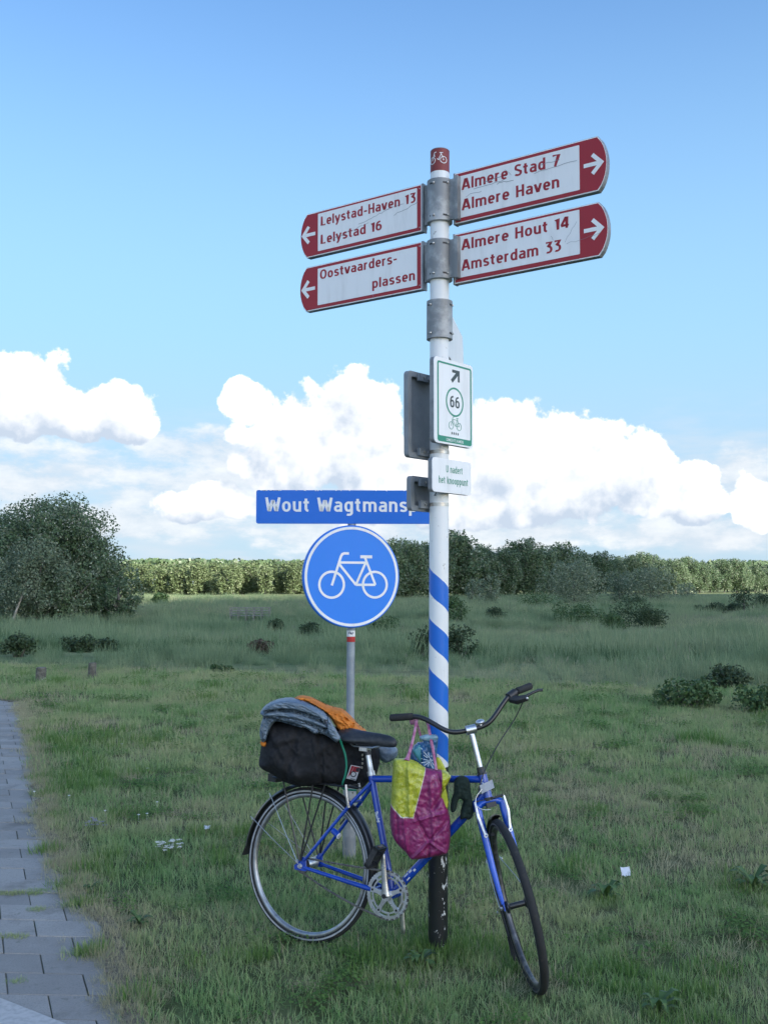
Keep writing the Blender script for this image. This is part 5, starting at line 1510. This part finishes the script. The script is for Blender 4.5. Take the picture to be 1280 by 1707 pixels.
mark(duf, 'black canvas duffel bag strapped on the rear carrier of the bicycle', 'bag')
def flatF(Y): return lambda u, v, w: at(u, v, Y - w)
m = MB(); FS = lambda u, v, w: at(u, v, 4.705 - w + (v - 1290) * .0004)
m.prism([(585, 1275.5), (601, 1278.5), (593, 1302), (577, 1298)], FS, -.06, .0); o = m.build('label_patch', mat('patch_white', (.55, .55, .56), rough=.5), duf)
m = MB(); m.prism([(586, 1277), (590, 1277.6), (584, 1291), (579.5, 1297)], FS, .0, .0012); m.prism([(590, 1278), (600, 1279.8), (597, 1288), (587, 1286)], FS, .0, .0009); m.build('patch_red', mat('patch_red', (.30, .02, .03), rough=.5), o)
m = MB(); m.prism([(594, 1281), (600, 1280.4), (598, 1287), (593, 1286)], FS, .001, .0016); m.ring((589, 1291), 4.2, 1.6, FS, 0, .0014, 20); m.ribbon([(584, 1298.5), (592, 1300)], 1.2, FS, 0, .0016); m.build('patch_dark', mat('patch_dark', (.02, .02, .03), rough=.5), o)
m = MB()
for px, py in ((604, 1259), (604.5, 1266), (604, 1273), (603, 1280), (588, 1322), (597, 1318)): m.ball(at(px, py, 4.735), (.0045, .004, .006), 8, 5)
m.build('eyelet', mat('brass_eyelet', (.45, .42, .33), rough=.35, metal=.7), duf)

tarp_m = cloth('grey_tarpaulin', (.095, .140, .185), (.165, .215, .265), .42, scale=40, bmp=.35, spec=.5)
def lobe(poly, Y, T, w, m_, mb_name, parent, **k): return inflate(poly, Y, T, w, mb_name, m_, parent, **k)
TARP = [(434, 1187), (441, 1176), (456, 1168), (478, 1164), (500, 1167), (524, 1176), (544, 1188), (549, 1200), (558, 1216), (568, 1231), (562, 1238), (549, 1228), (538, 1222), (524, 1223), (514, 1213), (500, 1211), (480, 1205), (464, 1201), (456, 1206), (449, 1222), (444, 1238), (436, 1234), (433, 1216), (437, 1200), (440, 1194)]
def rdg(px, py, sx, sy, ang, off):              # sharp folds running along one direction
    c, s_ = cos(ang), sin(ang); a, b = px * c + py * s_, -px * s_ + py * c
    n = mn.noise(Vector((a / sx + off, b / sy, off))) + .5 * mn.noise(Vector((a / sx * 2 + off, b / sy * 2.1, off + 3)))
    return (1 - min(1, abs(n) * 2.6)) ** 1.5
def tarp_f(px, py):
    v = .006 * fn(px, py, 20, 2) + .016 * rdg(px, py, 26, 6, radians(14 + (px - 440) * .22), 2.0) - .014 * rdg(px, py, 20, 5, radians(8 + (px - 440) * .25), 7.3) + .006 * rdg(px, py, 7, 5, .9, 4.1)
    for a, b, w, k in (((437, 1187), (545, 1206), 3, .020), ((440, 1190), (520, 1208), 2.2, -.022), ((470, 1180), (548, 1212), 2.2, -.022), ((462, 1182), (548, 1196), 2.5, .016), ((500, 1170), (547, 1196), 2.0, .016), ((545, 1190), (560, 1228), 3, .02), ((549, 1200), (543, 1215), 2, -.02), ((455, 1195), (530, 1216), 2.5, .014), ((440, 1200), (438, 1228), 2.5, .012), ((447, 1200), (444, 1232), 2, -.014)):
        v += k * ridge(px, py, a, b, w)
    return v
tp = inflate(TARP, 4.73, .085, 7, 'tarpaulin', tarp_m, folds=tarp_f, grid=1.3, asym=1.6)
mark(tp, 'crumpled grey tarpaulin folded over the black duffel bag', 'tarpaulin')
ROLL = [(596, 1222), (612, 1219), (628, 1226), (640, 1236), (655, 1241), (664, 1250), (662, 1262), (650, 1271), (640, 1272), (632, 1266), (625, 1252), (610, 1240)]
inflate(ROLL, 4.86, .06, 14, 'rolled_end', tarp_m, tp, folds=lambda px, py: .006 * fn(px, py, 9, 7), grid=1.6)
for pl, Yf, T_, k_ in (([(436, 1186), (447, 1174), (472, 1167), (503, 1171), (530, 1184), (548, 1197), (547, 1203), (530, 1196), (505, 1186), (475, 1181), (450, 1184)], 4.635, .022, 1),
                     ([(441, 1189), (462, 1185), (492, 1188), (522, 1198), (546, 1210), (545, 1215), (520, 1206), (492, 1198), (462, 1194), (444, 1194)], 4.64, .022, 2),
                     ([(458, 1195), (482, 1196), (512, 1206), (533, 1217), (526, 1224), (512, 1213), (490, 1206), (464, 1200)], 4.645, .018, 3),
                     ([(546, 1192), (552, 1203), (562, 1219), (569, 1232), (562, 1237), (551, 1228), (545, 1214)], 4.63, .018, 4),
                     ([(436, 1204), (447, 1197), (456, 1200), (450, 1212), (446, 1224), (443, 1236), (437, 1232)], 4.66, .016, 5)):
    inflate(pl, Yf, T_, 2.6, 'fold', tarp_m, tp, folds=lambda px, py, k_=k_: .004 * fn(px, py, 9, k_) + .007 * rdg(px, py, 22, 4, radians(18), k_ * 3.1), grid=1.1)
orange = cloth('orange_cloth', (.50, .15, .016), (.66, .22, .03), .6, scale=30, bmp=.3)
ORA = [(487, 1167), (500, 1160), (518, 1163), (532, 1170), (546, 1177), (560, 1181), (572, 1183), (583, 1193), (592, 1203), (598, 1210), (611, 1219), (610, 1226), (600, 1225), (590, 1228), (572, 1227), (560, 1213), (551, 1198), (543, 1188), (522, 1176), (500, 1168)]
def ora_f(px, py):
    v = .005 * fn(px, py, 16, 4) + .010 * rdg(px, py, 18, 6, radians(35), 5.2) + .005 * rdg(px, py, 7, 6, .3, 9.1)
    for a, b, w, k in (((508, 1164), (545, 1188), 1.8, -.018), ((575, 1194), (590, 1205), 1.6, -.016), ((590, 1205), (574, 1222), 1.8, -.018), ((560, 1214), (600, 1222), 2, -.014), ((520, 1168), (570, 1200), 3, .010), ((592, 1212), (610, 1223), 1.6, .014), ((554, 1200), (570, 1222), 1.6, -.014)):
        v += k * ridge(px, py, a, b, w)
    return v
og = inflate([(x, y - 1.5) for x, y in ORA], 4.80, .08, 10, 'orange_cloth', orange, folds=ora_f, grid=1.3, asym=.8)
mark(og, 'crumpled orange cloth lying on top of the grey tarpaulin', 'cloth')
inflate([(433, 1236), (440, 1235), (446, 1238), (443, 1246), (435, 1244)], 4.70, .02, 4, 'loose_corner', orange, og, grid=1.2)
cordm = mat('green_cord', (.010, .20, .12), rough=.5)
m = MB(); m.tube([Vector(p) for p in smooth_line([tuple(at(*q)) for q in ((565, 1229, 4.64), (569, 1240, 4.66), (575, 1256, 4.665), (578, 1275, 4.665), (576, 1292, 4.665), (571, 1305, 4.67), (570, 1314, 4.70), (578, 1317, 4.71), (594, 1318, 4.72))], 2)], .0048, 8)
o = m.build('elastic_cord', cordm, None, smooth=True); mark(o, 'green elastic cord holding the duffel bag to the carrier', 'cord')

# shopping bag on the handlebar
def bag_mat():
    m, t, b = new_mat('woven_shopping_bag')
    n = t.nodes.new('ShaderNodeUVMap'); u, v, _ = sep(t, S(t, n.outputs[0])); u, v = u * 1000.0, v * 1000.0
    def side(x0, y0, x1, y1): return ((u - x0) * (y1 - y0) - (v - y0) * (x1 - x0))       # >0 right of the line going down
    wv = (noise(t, comb(t, u, v), .35, 2, dim='2D') - .5) * 1.2
    A_ = (side(708.5, 1281, 688, 1360) / 81).lt(0.0)                      # left of the seam
    lowl = (side(650, 1338, 668, 1356) / 25).lt(0.0)
    Bm = (side(650, 1339, 668, 1357.5) / 25 + wv).gt(0.0); Cm = (side(668, 1357.5, 690, 1359) / 22 + wv * .5).gt(0.0)
    yel = A_ * Bm * Cm
    yel2 = (side(727, 1278, 727, 1380)).gt(0.0) * (side(736, 1318, 746, 1338)).gt(0.0) * 0.0
    r1 = u.gt(736.0) * (side(747, 1308, 733, 1328)).lt(0.0) * (side(733, 1328, 742, 1350)).gt(0.0) * v.lt(1352.0)
    seam = ((side(708.5, 1281, 688, 1360) / 81).abs().lt(.55) * (v.lt(1360.0))).max((side(668, 1357.5, 690, 1359) / 22).abs().lt(1.0) * A_ * u.gt(667.0)).max((side(650, 1339, 668, 1357.5) / 25).abs().lt(.9) * u.lt(668.5))
    p = obj_co(t); fl = noise(t, p, 70, 5, .7); sw = noise(t, p, 22, 3, .6, dist=2.5)
    yc = mixc(t, fl.step(.4, .65), (.30, .33, .012), (.46, .48, .04)); yc = mixc(t, (sw.step(.50, .52) * (1.0 - sw.step(.53, .55))) * .45, yc, (.62, .62, .22))
    mc = mixc(t, fl.step(.35, .7), (.18, .012, .085), (.27, .03, .14)); mc = mixc(t, noise(t, p, 28, 6, .75).step(.60, .68) * .55, mc, (.55, .30, .48))
    c = mixc(t, yel.max(r1), mc, yc); c = mixc(t, seam * .8, c, (.62, .60, .55))
    setc(t, b, 'Base Color', c); b.inputs['Roughness'].default_value = .38; b.inputs['Coat Weight'].default_value = .15
    bump(t, b, noise(t, p, 16, 5, .6, dist=.8) + fl * .15, .55, .012)
    return m
bagm = bag_mat()
BAG = [(656, 1265), (663, 1264), (680, 1265), (694, 1269), (708, 1280), (716, 1281.5), (728, 1282.5), (742, 1284), (752.5, 1293), (749, 1302), (743, 1312), (738, 1321), (742, 1334), (748, 1350), (751, 1372), (751, 1400), (747, 1423), (722, 1428), (688, 1433.5), (681, 1429), (676, 1420), (664, 1410), (655, 1398), (650, 1375), (650, 1350), (652, 1325), (653, 1300)]
def bag_f(px, py):
    v = .007 * fn(px, py, 26, 4) + .0035 * fn(px, py, 9, 8)
    for a, b, w, k in (((680, 1268), (682, 1355), 3, .012), ((714, 1398), (690, 1352), 2.2, -.012), ((714, 1398), (745, 1365), 2.2, -.012), ((714, 1398), (686, 1428), 2.2, .012), ((714, 1398), (744, 1420), 2.2, .012), ((714, 1398), (714, 1430), 1.8, -.010), ((716, 1300), (722, 1395), 2.4, .009), ((738, 1321), (720, 1345), 3, -.016), ((738, 1321), (728, 1290), 3, -.012), ((660, 1345), (664, 1408), 2.4, -.010), ((690, 1365), (742, 1350), 2.2, .008), ((672, 1357), (678, 1418), 2.2, .010)):
        v += k * ridge(px, py, a, b, w)
    return v
bag = inflate(BAG, 4.40, .055, 14, 'shopping_bag', bagm, folds=bag_f, grid=1.5, asym=.9)
mark(bag, 'yellow and magenta woven shopping bag hanging from the bicycle handlebar', 'shopping bag')
strap = cloth('magenta_strap', (.26, .03, .13), (.46, .24, .34), .45, scale=50)
m = MB()
def band(pts, r): m.tube([at(*p) for p in smooth_line(pts, 2)], r, 8, flat=(Vector((1, 0, 0)), .45))
band([(678, 1268, 4.375), (684, 1250, 4.40), (690, 1226, 4.425), (694, 1204, 4.45), (696, 1196, 4.47), (699, 1197, 4.50)], [.0125, .011, .009, .008, .007, .0065, .0065] + [.006] * 20)
m.build('strap', strap, bag, smooth=True)
m = MB(); band([(727, 1284, 4.38), (724, 1262, 4.40), (718, 1232, 4.43), (713, 1206, 4.45), (710, 1197, 4.48), (713, 1200, 4.52)], .0060); m.build('strap', strap, bag, smooth=True)
m = MB(); band([(694, 1204, 4.53), (698, 1216, 4.55), (701, 1228, 4.55)], .0045); m.build('strap', strap, bag, smooth=True)
kn = at(687.5, 1199.5, 4.49)
m = MB()
for i in range(3):
    m.revolve([(.0195 + .004 * cos(2 * pi * j / 8), .004 * sin(2 * pi * j / 8)) for j in range(8)], kn + Vector((-.006 + i * .006, 0, .0)), Vector((.15 * (i - 1), 1, .1)).normalized(), Vector((0, -.1, 1)).normalized(), Vector((1, 0, .15 * (i - 1))).normalized(), 20)
m.build('knot', strap, bag, smooth=True)
# yellow back flap behind the opening
inflate([(726, 1262), (733, 1263), (741, 1278), (745, 1287), (736, 1288), (727, 1286)], 4.45, .010, 4, 'back_flap', mat('yellow_back', (.36, .40, .02), (.46, .48, .05), rough=.4, scale=60), bag, grid=1.3)
inflate([(733, 1327), (742, 1312), (745, 1322), (748, 1342), (744, 1353), (739, 1343)], 4.372, .006, 3, 'side_panel', mat('yellow_side', (.34, .38, .02), (.46, .48, .05), rough=.4, scale=60), bag, grid=1.2)
# the blue carrier bag inside
bluep = mat('blue_plastic_film', (.02, .09, .22), (.05, .16, .30), rough=.22, scale=14, bmp=.5, bdist=.006, coat=.4)
bb = inflate([(684, 1270), (684, 1252), (689, 1243), (697, 1236), (703, 1238), (705, 1229), (714, 1226), (726, 1224), (731, 1229), (730, 1240), (728, 1262), (728, 1288), (705, 1290)], 4.475, .045, 12, 'plastic_bag', bluep, folds=lambda px, py: .010 * fn(px, py, 9, 2) + .010 * ridge(px, py, (702, 1240), (706, 1285), 2.2) - .01 * ridge(px, py, (694, 1242), (702, 1270), 2), grid=1.4)
mark(bb, 'blue plastic bag with a pale fern print stuffed in the shopping bag', 'plastic bag')
inflate([(686, 1250), (700, 1240), (703, 1252), (702, 1274), (697, 1268), (690, 1258)], 4.43, .012, 5, 'teal_fold', mat('teal_film', (.035, .18, .24), (.07, .26, .33), rough=.3, scale=20, coat=.3), bb, grid=1.4)
inflate([(698, 1228), (712, 1224), (728, 1225), (731, 1231), (722, 1237), (708, 1236), (700, 1233)], 4.44, .014, 5, 'bag_mouth', mat('pale_film', (.14, .26, .34), (.28, .40, .46), rough=.25, scale=30, coat=.4), bb, grid=1.4)
m = MB(); Ff = lambda u, v, w: at(u, v, 4.425 - w)
for a, b in (((701.5, 1247), (713, 1262)), ((702, 1257), (713, 1264)), ((702, 1265), (714, 1268)), ((702, 1272), (715, 1270)), ((707, 1277), (715, 1271)), ((714, 1254), (715, 1264)), ((715, 1268), (722, 1282)), ((716, 1266), (723, 1276)), ((716, 1264), (721, 1269)), ((713, 1279), (716, 1270))):
    m.ribbon([a, b], 1.1, Ff, 0, .0015)
m.build('fern_print', mat('pale_print', (.55, .68, .78), rough=.4), bb)
# dark glove / cloth over the top tube
glm = cloth('dark_green_fleece', (.010, .020, .016), (.020, .034, .028), .95)
gl = inflate([(757, 1302), (763, 1296), (772, 1294), (781, 1298), (784, 1308), (785, 1322), (788, 1340), (790, 1358), (782, 1368), (774, 1364), (766, 1368), (768, 1350), (773, 1336), (766, 1331), (762, 1340), (760, 1352), (753, 1356), (750, 1348), (752, 1334), (757, 1322), (756, 1312)], 4.375, .030, 8, 'glove', glm, folds=lambda px, py: .008 * fn(px, py, 9, 3), grid=1.4, asym=2.2)
mark(gl, 'dark green glove or cloth slung over the top tube near the head tube', 'glove')
# ------------------------------------------------------------------ paved path
rowd = Vector((.998, -.062, 0)); cold = Vector((-.372, .928, 0))
P0 = Vector((-.93, 3.88, 0))
PWID, PLEN, GAP = .322, .2235 / .928, .0055
def pav_world(a, b): return P0 + rowd * a + cold * b      # a: along a row (0 at the grass edge, negative to the left), b: along the path
pm, pt_, pb = new_mat('concrete_paver')
wp = world_co(pt_); oi = pt_.nodes.new('ShaderNodeObjectInfo'); rr_ = S(pt_, oi.outputs['Random'])
cc = mixc(pt_, (noise(pt_, wp, 5, 6, .6) * .7 + rr_ * .4).step(.3, .8), (.245, .232, .212), (.335, .318, .290))
cc = mixc(pt_, noise(pt_, wp, 140, 3, .7).step(.45, .75) * .5, cc, (.11, .108, .11))
cc = mixc(pt_, noise(pt_, wp, 2.2, 6, .7).step(.52, .68) * .6, cc, (.13, .12, .10))
cc = mixc(pt_, noise(pt_, wp, 16, 5, .75).step(.60, .66) * .45, cc, (.10, .105, .075))
setc(pt_, pb, 'Base Color', cc); pb.inputs['Roughness'].default_value = .88
bump(pt_, pb, noise(pt_, wp, 160, 4, .7), .4, .002)
pave = empty('pavement', (-2.2, 6, 0), None, None); pave['kind'] = 'structure'
def paver_mesh(inst=None):
    bm = bmesh.new()
    F = lambda a, b, z: rowd * a + cold * b + Vector((0, 0, z))
    w, l, c = PWID / 2 - GAP / 2, PLEN / 2 - GAP / 2, .003
    lo = [bm.verts.new(F(x, y, -.05)) for x, y in ((-w, -l), (w, -l), (w, l), (-w, l))]
    mi = [bm.verts.new(F(x, y, .0)) for x, y in ((-w, -l), (w, -l), (w, l), (-w, l))]
    hi = [bm.verts.new(F(x, y, c)) for x, y in ((-w + c, -l + c), (w - c, -l + c), (w - c, l - c), (-w + c, l - c))]
    for i in range(4):
        j = (i + 1) % 4; bm.faces.new((lo[i], lo[j], mi[j], mi[i])); bm.faces.new((mi[i], mi[j], hi[j], hi[i]))
    bm.faces.new(hi); me = bpy.data.meshes.new('paver'); bm.to_mesh(me); bm.free(); me.materials.append(pm); return me
PM = paver_mesh(); far_b = MB(); cntp = 0
KERB_A, KERB_B = on_ground(0, 1674), on_ground(85, 1708); kd = (KERB_B - KERB_A).normalized(); kn_ = Vector((-kd.y, kd.x, 0))
if kn_.y < 0: kn_ = -kn_                        # kn_ points into the paved side
rp_ = random.Random(2)
for j in range(-6, 88):
    b = (j + .5) * PLEN
    for i in range(-2, 8):
        a = -(i + .5) * PWID + (PWID / 2 if j % 2 else 0) + .04
        p = pav_world(a, b)
        if (p - KERB_A).dot(kn_) < -.10: continue
        e = PATH_E(p.y) - p.x
        if e < -.15 or p.y > 15.2 or p.y < 3.2: continue
        z = .006 + rp_.uniform(-.003, .003)
        if e < PWID / 2 + .01:                  # the piece cut by the edge
            w_, l_ = PWID / 2 - GAP / 2, PLEN / 2 - GAP / 2; r_ = min(w_, e - .0 + rp_.uniform(-.015, .02))
            if r_ < -w_ + .04: continue
            F = lambda u, v, w, p=p: p + rowd * u + cold * v + Vector((0, 0, w)); mb_ = far_b if cntp > 270 else MB()
            mb_.prism([(-w_, -l_), (r_, -l_), (r_, l_), (-w_, l_)], F, -.03, z + .002)
            if mb_ is not far_b: ORG[pave] = Vector((-2.2, 6, 0)); mb_.build('paver', pm, pave); cntp += 1
            continue
        if cntp < 290:
            o = bpy.data.objects.new('paver', PM); C.objects.link(o); o.parent = pave
            o.location = p + Vector((0, 0, z)) - pave.location; o.rotation_euler = (rp_.uniform(-.006, .006), rp_.uniform(-.006, .006), rp_.uniform(-.006, .006)); cntp += 1
        else:
            F = lambda u, v, w, p=p: p + rowd * u + cold * v + Vector((0, 0, w)); w_, l_ = PWID / 2 - GAP / 2, PLEN / 2 - GAP / 2
            far_b.prism([(-w_, -l_), (w_, -l_), (w_, l_), (-w_, l_)], F, -.01, z + .003)
if far_b.v:
    ORG[pave] = Vector((-2.2, 6, 0)); o = far_b.build('far_pavers', pm, pave); o['kind'] = 'stuff'
# sand and moss under and between the pavers, and the strip of bare soil along the edge
sandm = mat('joint_sand', (.10, .095, .07), (.05, .065, .03), rough=.95, scale=9)
m = MB(); pts = []
ys_ = [3.0 + .07 * k for k in range(176)]
L_ = [(PATH_E(y) - 3.4, y) for y in ys_]; R2 = [(float(PATH_E(y)) + .03, y) for y in ys_]
vs = [(x, y, .004) for x, y in L_] + [(x, y, .004) for x, y in R2]; n = len(ys_)
m.add(vs, [(i, n + i, n + i + 1, i + 1) for i in range(n - 1)]); o = m.build('joint_bed', sandm, None, recalc=False); o['kind'] = 'structure'
soil = mat('dry_edge_soil', (.21, .18, .13), (.085, .078, .05), rough=.95, scale=38, bmp=1.0, bdist=.02, detail=8)
vs = []
for k, y in enumerate(ys_):
    w1 = .05 + .05 * abs(fn(0, y * 10, 4, 1)); w0 = max(-.02, .10 * fn(0, y * 10, 3, 7) + .02); e = float(PATH_E(y)); vs.append((e - w0, y, .0165)); vs.append((e + w1, y, .0165))
m = MB(); m.add(vs, [(2 * i, 2 * i + 1, 2 * i + 3, 2 * i + 2) for i in range(n - 1)]); o = m.build('edge_soil', soil, None, recalc=False); o['kind'] = 'structure'
# kerb strip and the pale cycle track beyond it, in the near corner
conc = mat('pale_concrete', (.46, .45, .43), (.36, .355, .34), rough=.9, scale=40, bmp=.3, bdist=.001)
KF = lambda u, v, w: KERB_A + kd * u - kn_ * v + Vector((0, 0, w))
for k in range(-4, 3):
    m = MB(); m.prism([(k * .9 - .2 + .004, .0), (k * .9 - .2 + .896, .0), (k * .9 - .2 + .896, .20), (k * .9 - .2 + .004, .20)], KF, -.1, .022); o = m.build('kerbstone', conc, None); o['kind'] = 'structure'
m = MB(); m.add([KF(-3, .20, .012), KF(1.6, .20, .012), KF(1.6, 4, .012), KF(-3, 4, .012)], [(0, 1, 2, 3)]); o = m.build('cycle_track', conc, None); o['kind'] = 'structure'

# ------------------------------------------------------------------ small plants and litter in the grass
white_fl = mat('white_petals', (.62, .64, .60), (.45, .50, .42), rough=.7, scale=60)
stemg = mat('stem_green', (.05, .09, .03), rough=.7)
def yarrow(px, py, lab, w, n, seed, hmul=1.0, m_=white_fl):
    g = on_ground(px, py); r = random.Random(seed); e = empty('flowering_plant', g, lab, 'wild flower')
    m1, m2 = MB(), MB()
    for k in range(n):
        a = r.uniform(0, 6.28); q = sqrt(r.random()) * w; h = r.uniform(.06, .11) * hmul
        top = g + Vector((cos(a) * q, sin(a) * q * .8, h)); m1.tube([g + Vector((cos(a) * q * .4, sin(a) * q * .3, 0)), top], .0012, 4)
        for j in range(9):
            b = r.uniform(0, 6.28); qq = sqrt(r.random()) * .014; m2.ball(top + Vector((cos(b) * qq, sin(b) * qq, r.uniform(0, .004))), (.0042, .0042, .0022), 6, 4)
    m1.build('stem', stemg, e); m2.build('flower_head', m_, e)
yarrow(283, 1432, 'clump of white flat flower heads in the grass left of the rear wheel', .075, 24, 1)
yarrow(158, 1392, 'small grey mauve flowering weed in the grass near the path', .07, 14, 2, m_=mat('mauve_petals', (.22, .23, .27), (.30, .31, .34), rough=.8))
yarrow(92, 1138, 'patch of tiny white flowers between the two short wooden posts', .35, 12, 3, .6)
leafm = mat('broad_leaf', (.045, .095, .02), (.075, .14, .035), rough=.6, scale=30)
def rosette(px, py, lab, r0, n, seed, m_=leafm, up=.5):
    g = on_ground(px, py); r = random.Random(seed); e = empty('leafy_weed', g, lab, 'weed')
    for k in range(n):
        a = 2.4 * k + r.uniform(-.3, .3); L = r0 * r.uniform(.7, 1.1); w = L * .16; d = Vector((cos(a), sin(a), 0)); sd = Vector((-sin(a), cos(a), 0)); m = MB()
        prof = [(0, .15, 0), (.3, .6, up * .35), (.6, 1, up * .5), (.85, .7, up * .45), (1, .05, up * .3)]
        vs = []
        for f, ww, z in prof: c = g + d * L * f + Vector((0, 0, z * L * (1 + .4 * sin(k)) + .01)); vs += [c - sd * w * ww, c + Vector((0, 0, -.15 * w)), c + sd * w * ww]
        m.add(vs, [(3 * i + j, 3 * i + j + 1, 3 * i + j + 4, 3 * i + j + 3) for i in range(4) for j in range(2)]); m.build('leaf', m_, e, smooth=True, recalc=False)
for px, py, lab, r0, sd in ((1098, 1690, 'bright green broad leaved weed near the bottom edge right of the front wheel', .09, 1), (1010, 1500, 'tall bright green leafy weed right of the front wheel', .11, 2), (1255, 1482, 'leafy green weed near the right edge level with the bicycle axle', .13, 3),
                             (152, 1488, 'small yellow green weed at the edge of the path', .05, 4), (232, 1545, 'broad leaved weed in the grass below the white flower clump', .07, 5), (700, 1612, 'low dark leafed weed in front of the black pole foot', .08, 6)):
    rosette(px, py, lab, r0, 13, sd, up=1.1)
# daisies
dz_ = [(115, 1334), (203, 1245), (246, 1287), (262, 1345), (57, 1327), (231, 1367), (245, 1365), (175, 1360)]
for i, (px, py) in enumerate(dz_):
    g = on_ground(px, py + 4); m = MB(); m.ball(g + Vector((0, 0, .05)), (.010, .010, .004), 8, 4); m.tube([g, g + Vector((0, 0, .05))], .0012, 4)
    o = m.build('daisy', white_fl, None, org=g); mark(o, ('white daisy nearest the path edge, halfway up the lawn', 'farthest white daisy of the lawn, level with the duffel bag', 'white daisy in the grass left of the duffel bag bottom', 'white daisy closest to the rear mudguard', 'white daisy standing in the pavers edge at the left', 'upper of two white daisies above the yarrow clump', 'lower right of two white daisies above the yarrow clump', 'white daisy between the mauve weed and the yarrow clump')[i], 'daisy', 'daisies in the lawn left of the bicycle')
# litter
paper = mat('white_paper', (.66, .69, .74), (.52, .55, .60), rough=.6, scale=40)
def scrap(px, py, lab, s, seed, hh=1.0):
    g = on_ground(px, py); r = random.Random(seed); bm = bmesh.new(); bmesh.ops.create_grid(bm, x_segments=7, y_segments=7, size=.5)
    vs = []
    for v in bm.verts:
        x, y = v.co.x, v.co.y; z = .35 * abs(x + .15) + .22 * mn.fractal(Vector((x * 3 + seed, y * 3, 0)), .8, 2, 3)
        vs.append(g + Vector((x * s, y * s * .7 + z * s * .2, max(0, (y + .5)) * s * .75 * hh + z * s * .4 + .02)))
    fs = [tuple(v.index for v in f.verts) for f in bm.faces]; bm.free(); m = MB(); m.add(vs, fs); o = m.build('paper_scrap', paper, None, recalc=False, org=g)
    sm = o.modifiers.new('thick', 'SOLIDIFY'); sm.thickness = .0012; mark(o, lab, 'litter')
scrap(1043, 1466, 'crumpled white paper scrap on the grass right of the front wheel', .050, 2)
scrap(345, 1387, 'small torn white scrap in the grass behind the rear wheel', .04, 5, .5)
# tufts that grow in the joints
P, K, Z, R = [], [], [], []
for px, py, n, w in ((62, 1521, 16, .035), (20, 1566, 16, .05), (30, 1493, 26, .11), (65, 1489, 16, .06), (15, 1640, 6, .05), (155, 1590, 14, .06)):
    g = on_ground(px, py)
    for k in range(n): P.append((g.x + RNG.uniform(-w, w), g.y + RNG.uniform(-.012, .012), .005)); K.append(RNG.integers(0, 3)); Z.append(RNG.uniform(.25, .5)); R.append(RNG.uniform(0, 6))
scatter('joint_grass', lawn_protos[:3], np.array(P), np.array(K), np.array(Z), np.array(R), 'small tufts of grass sprouting from the joints of the paved path', 'grass')
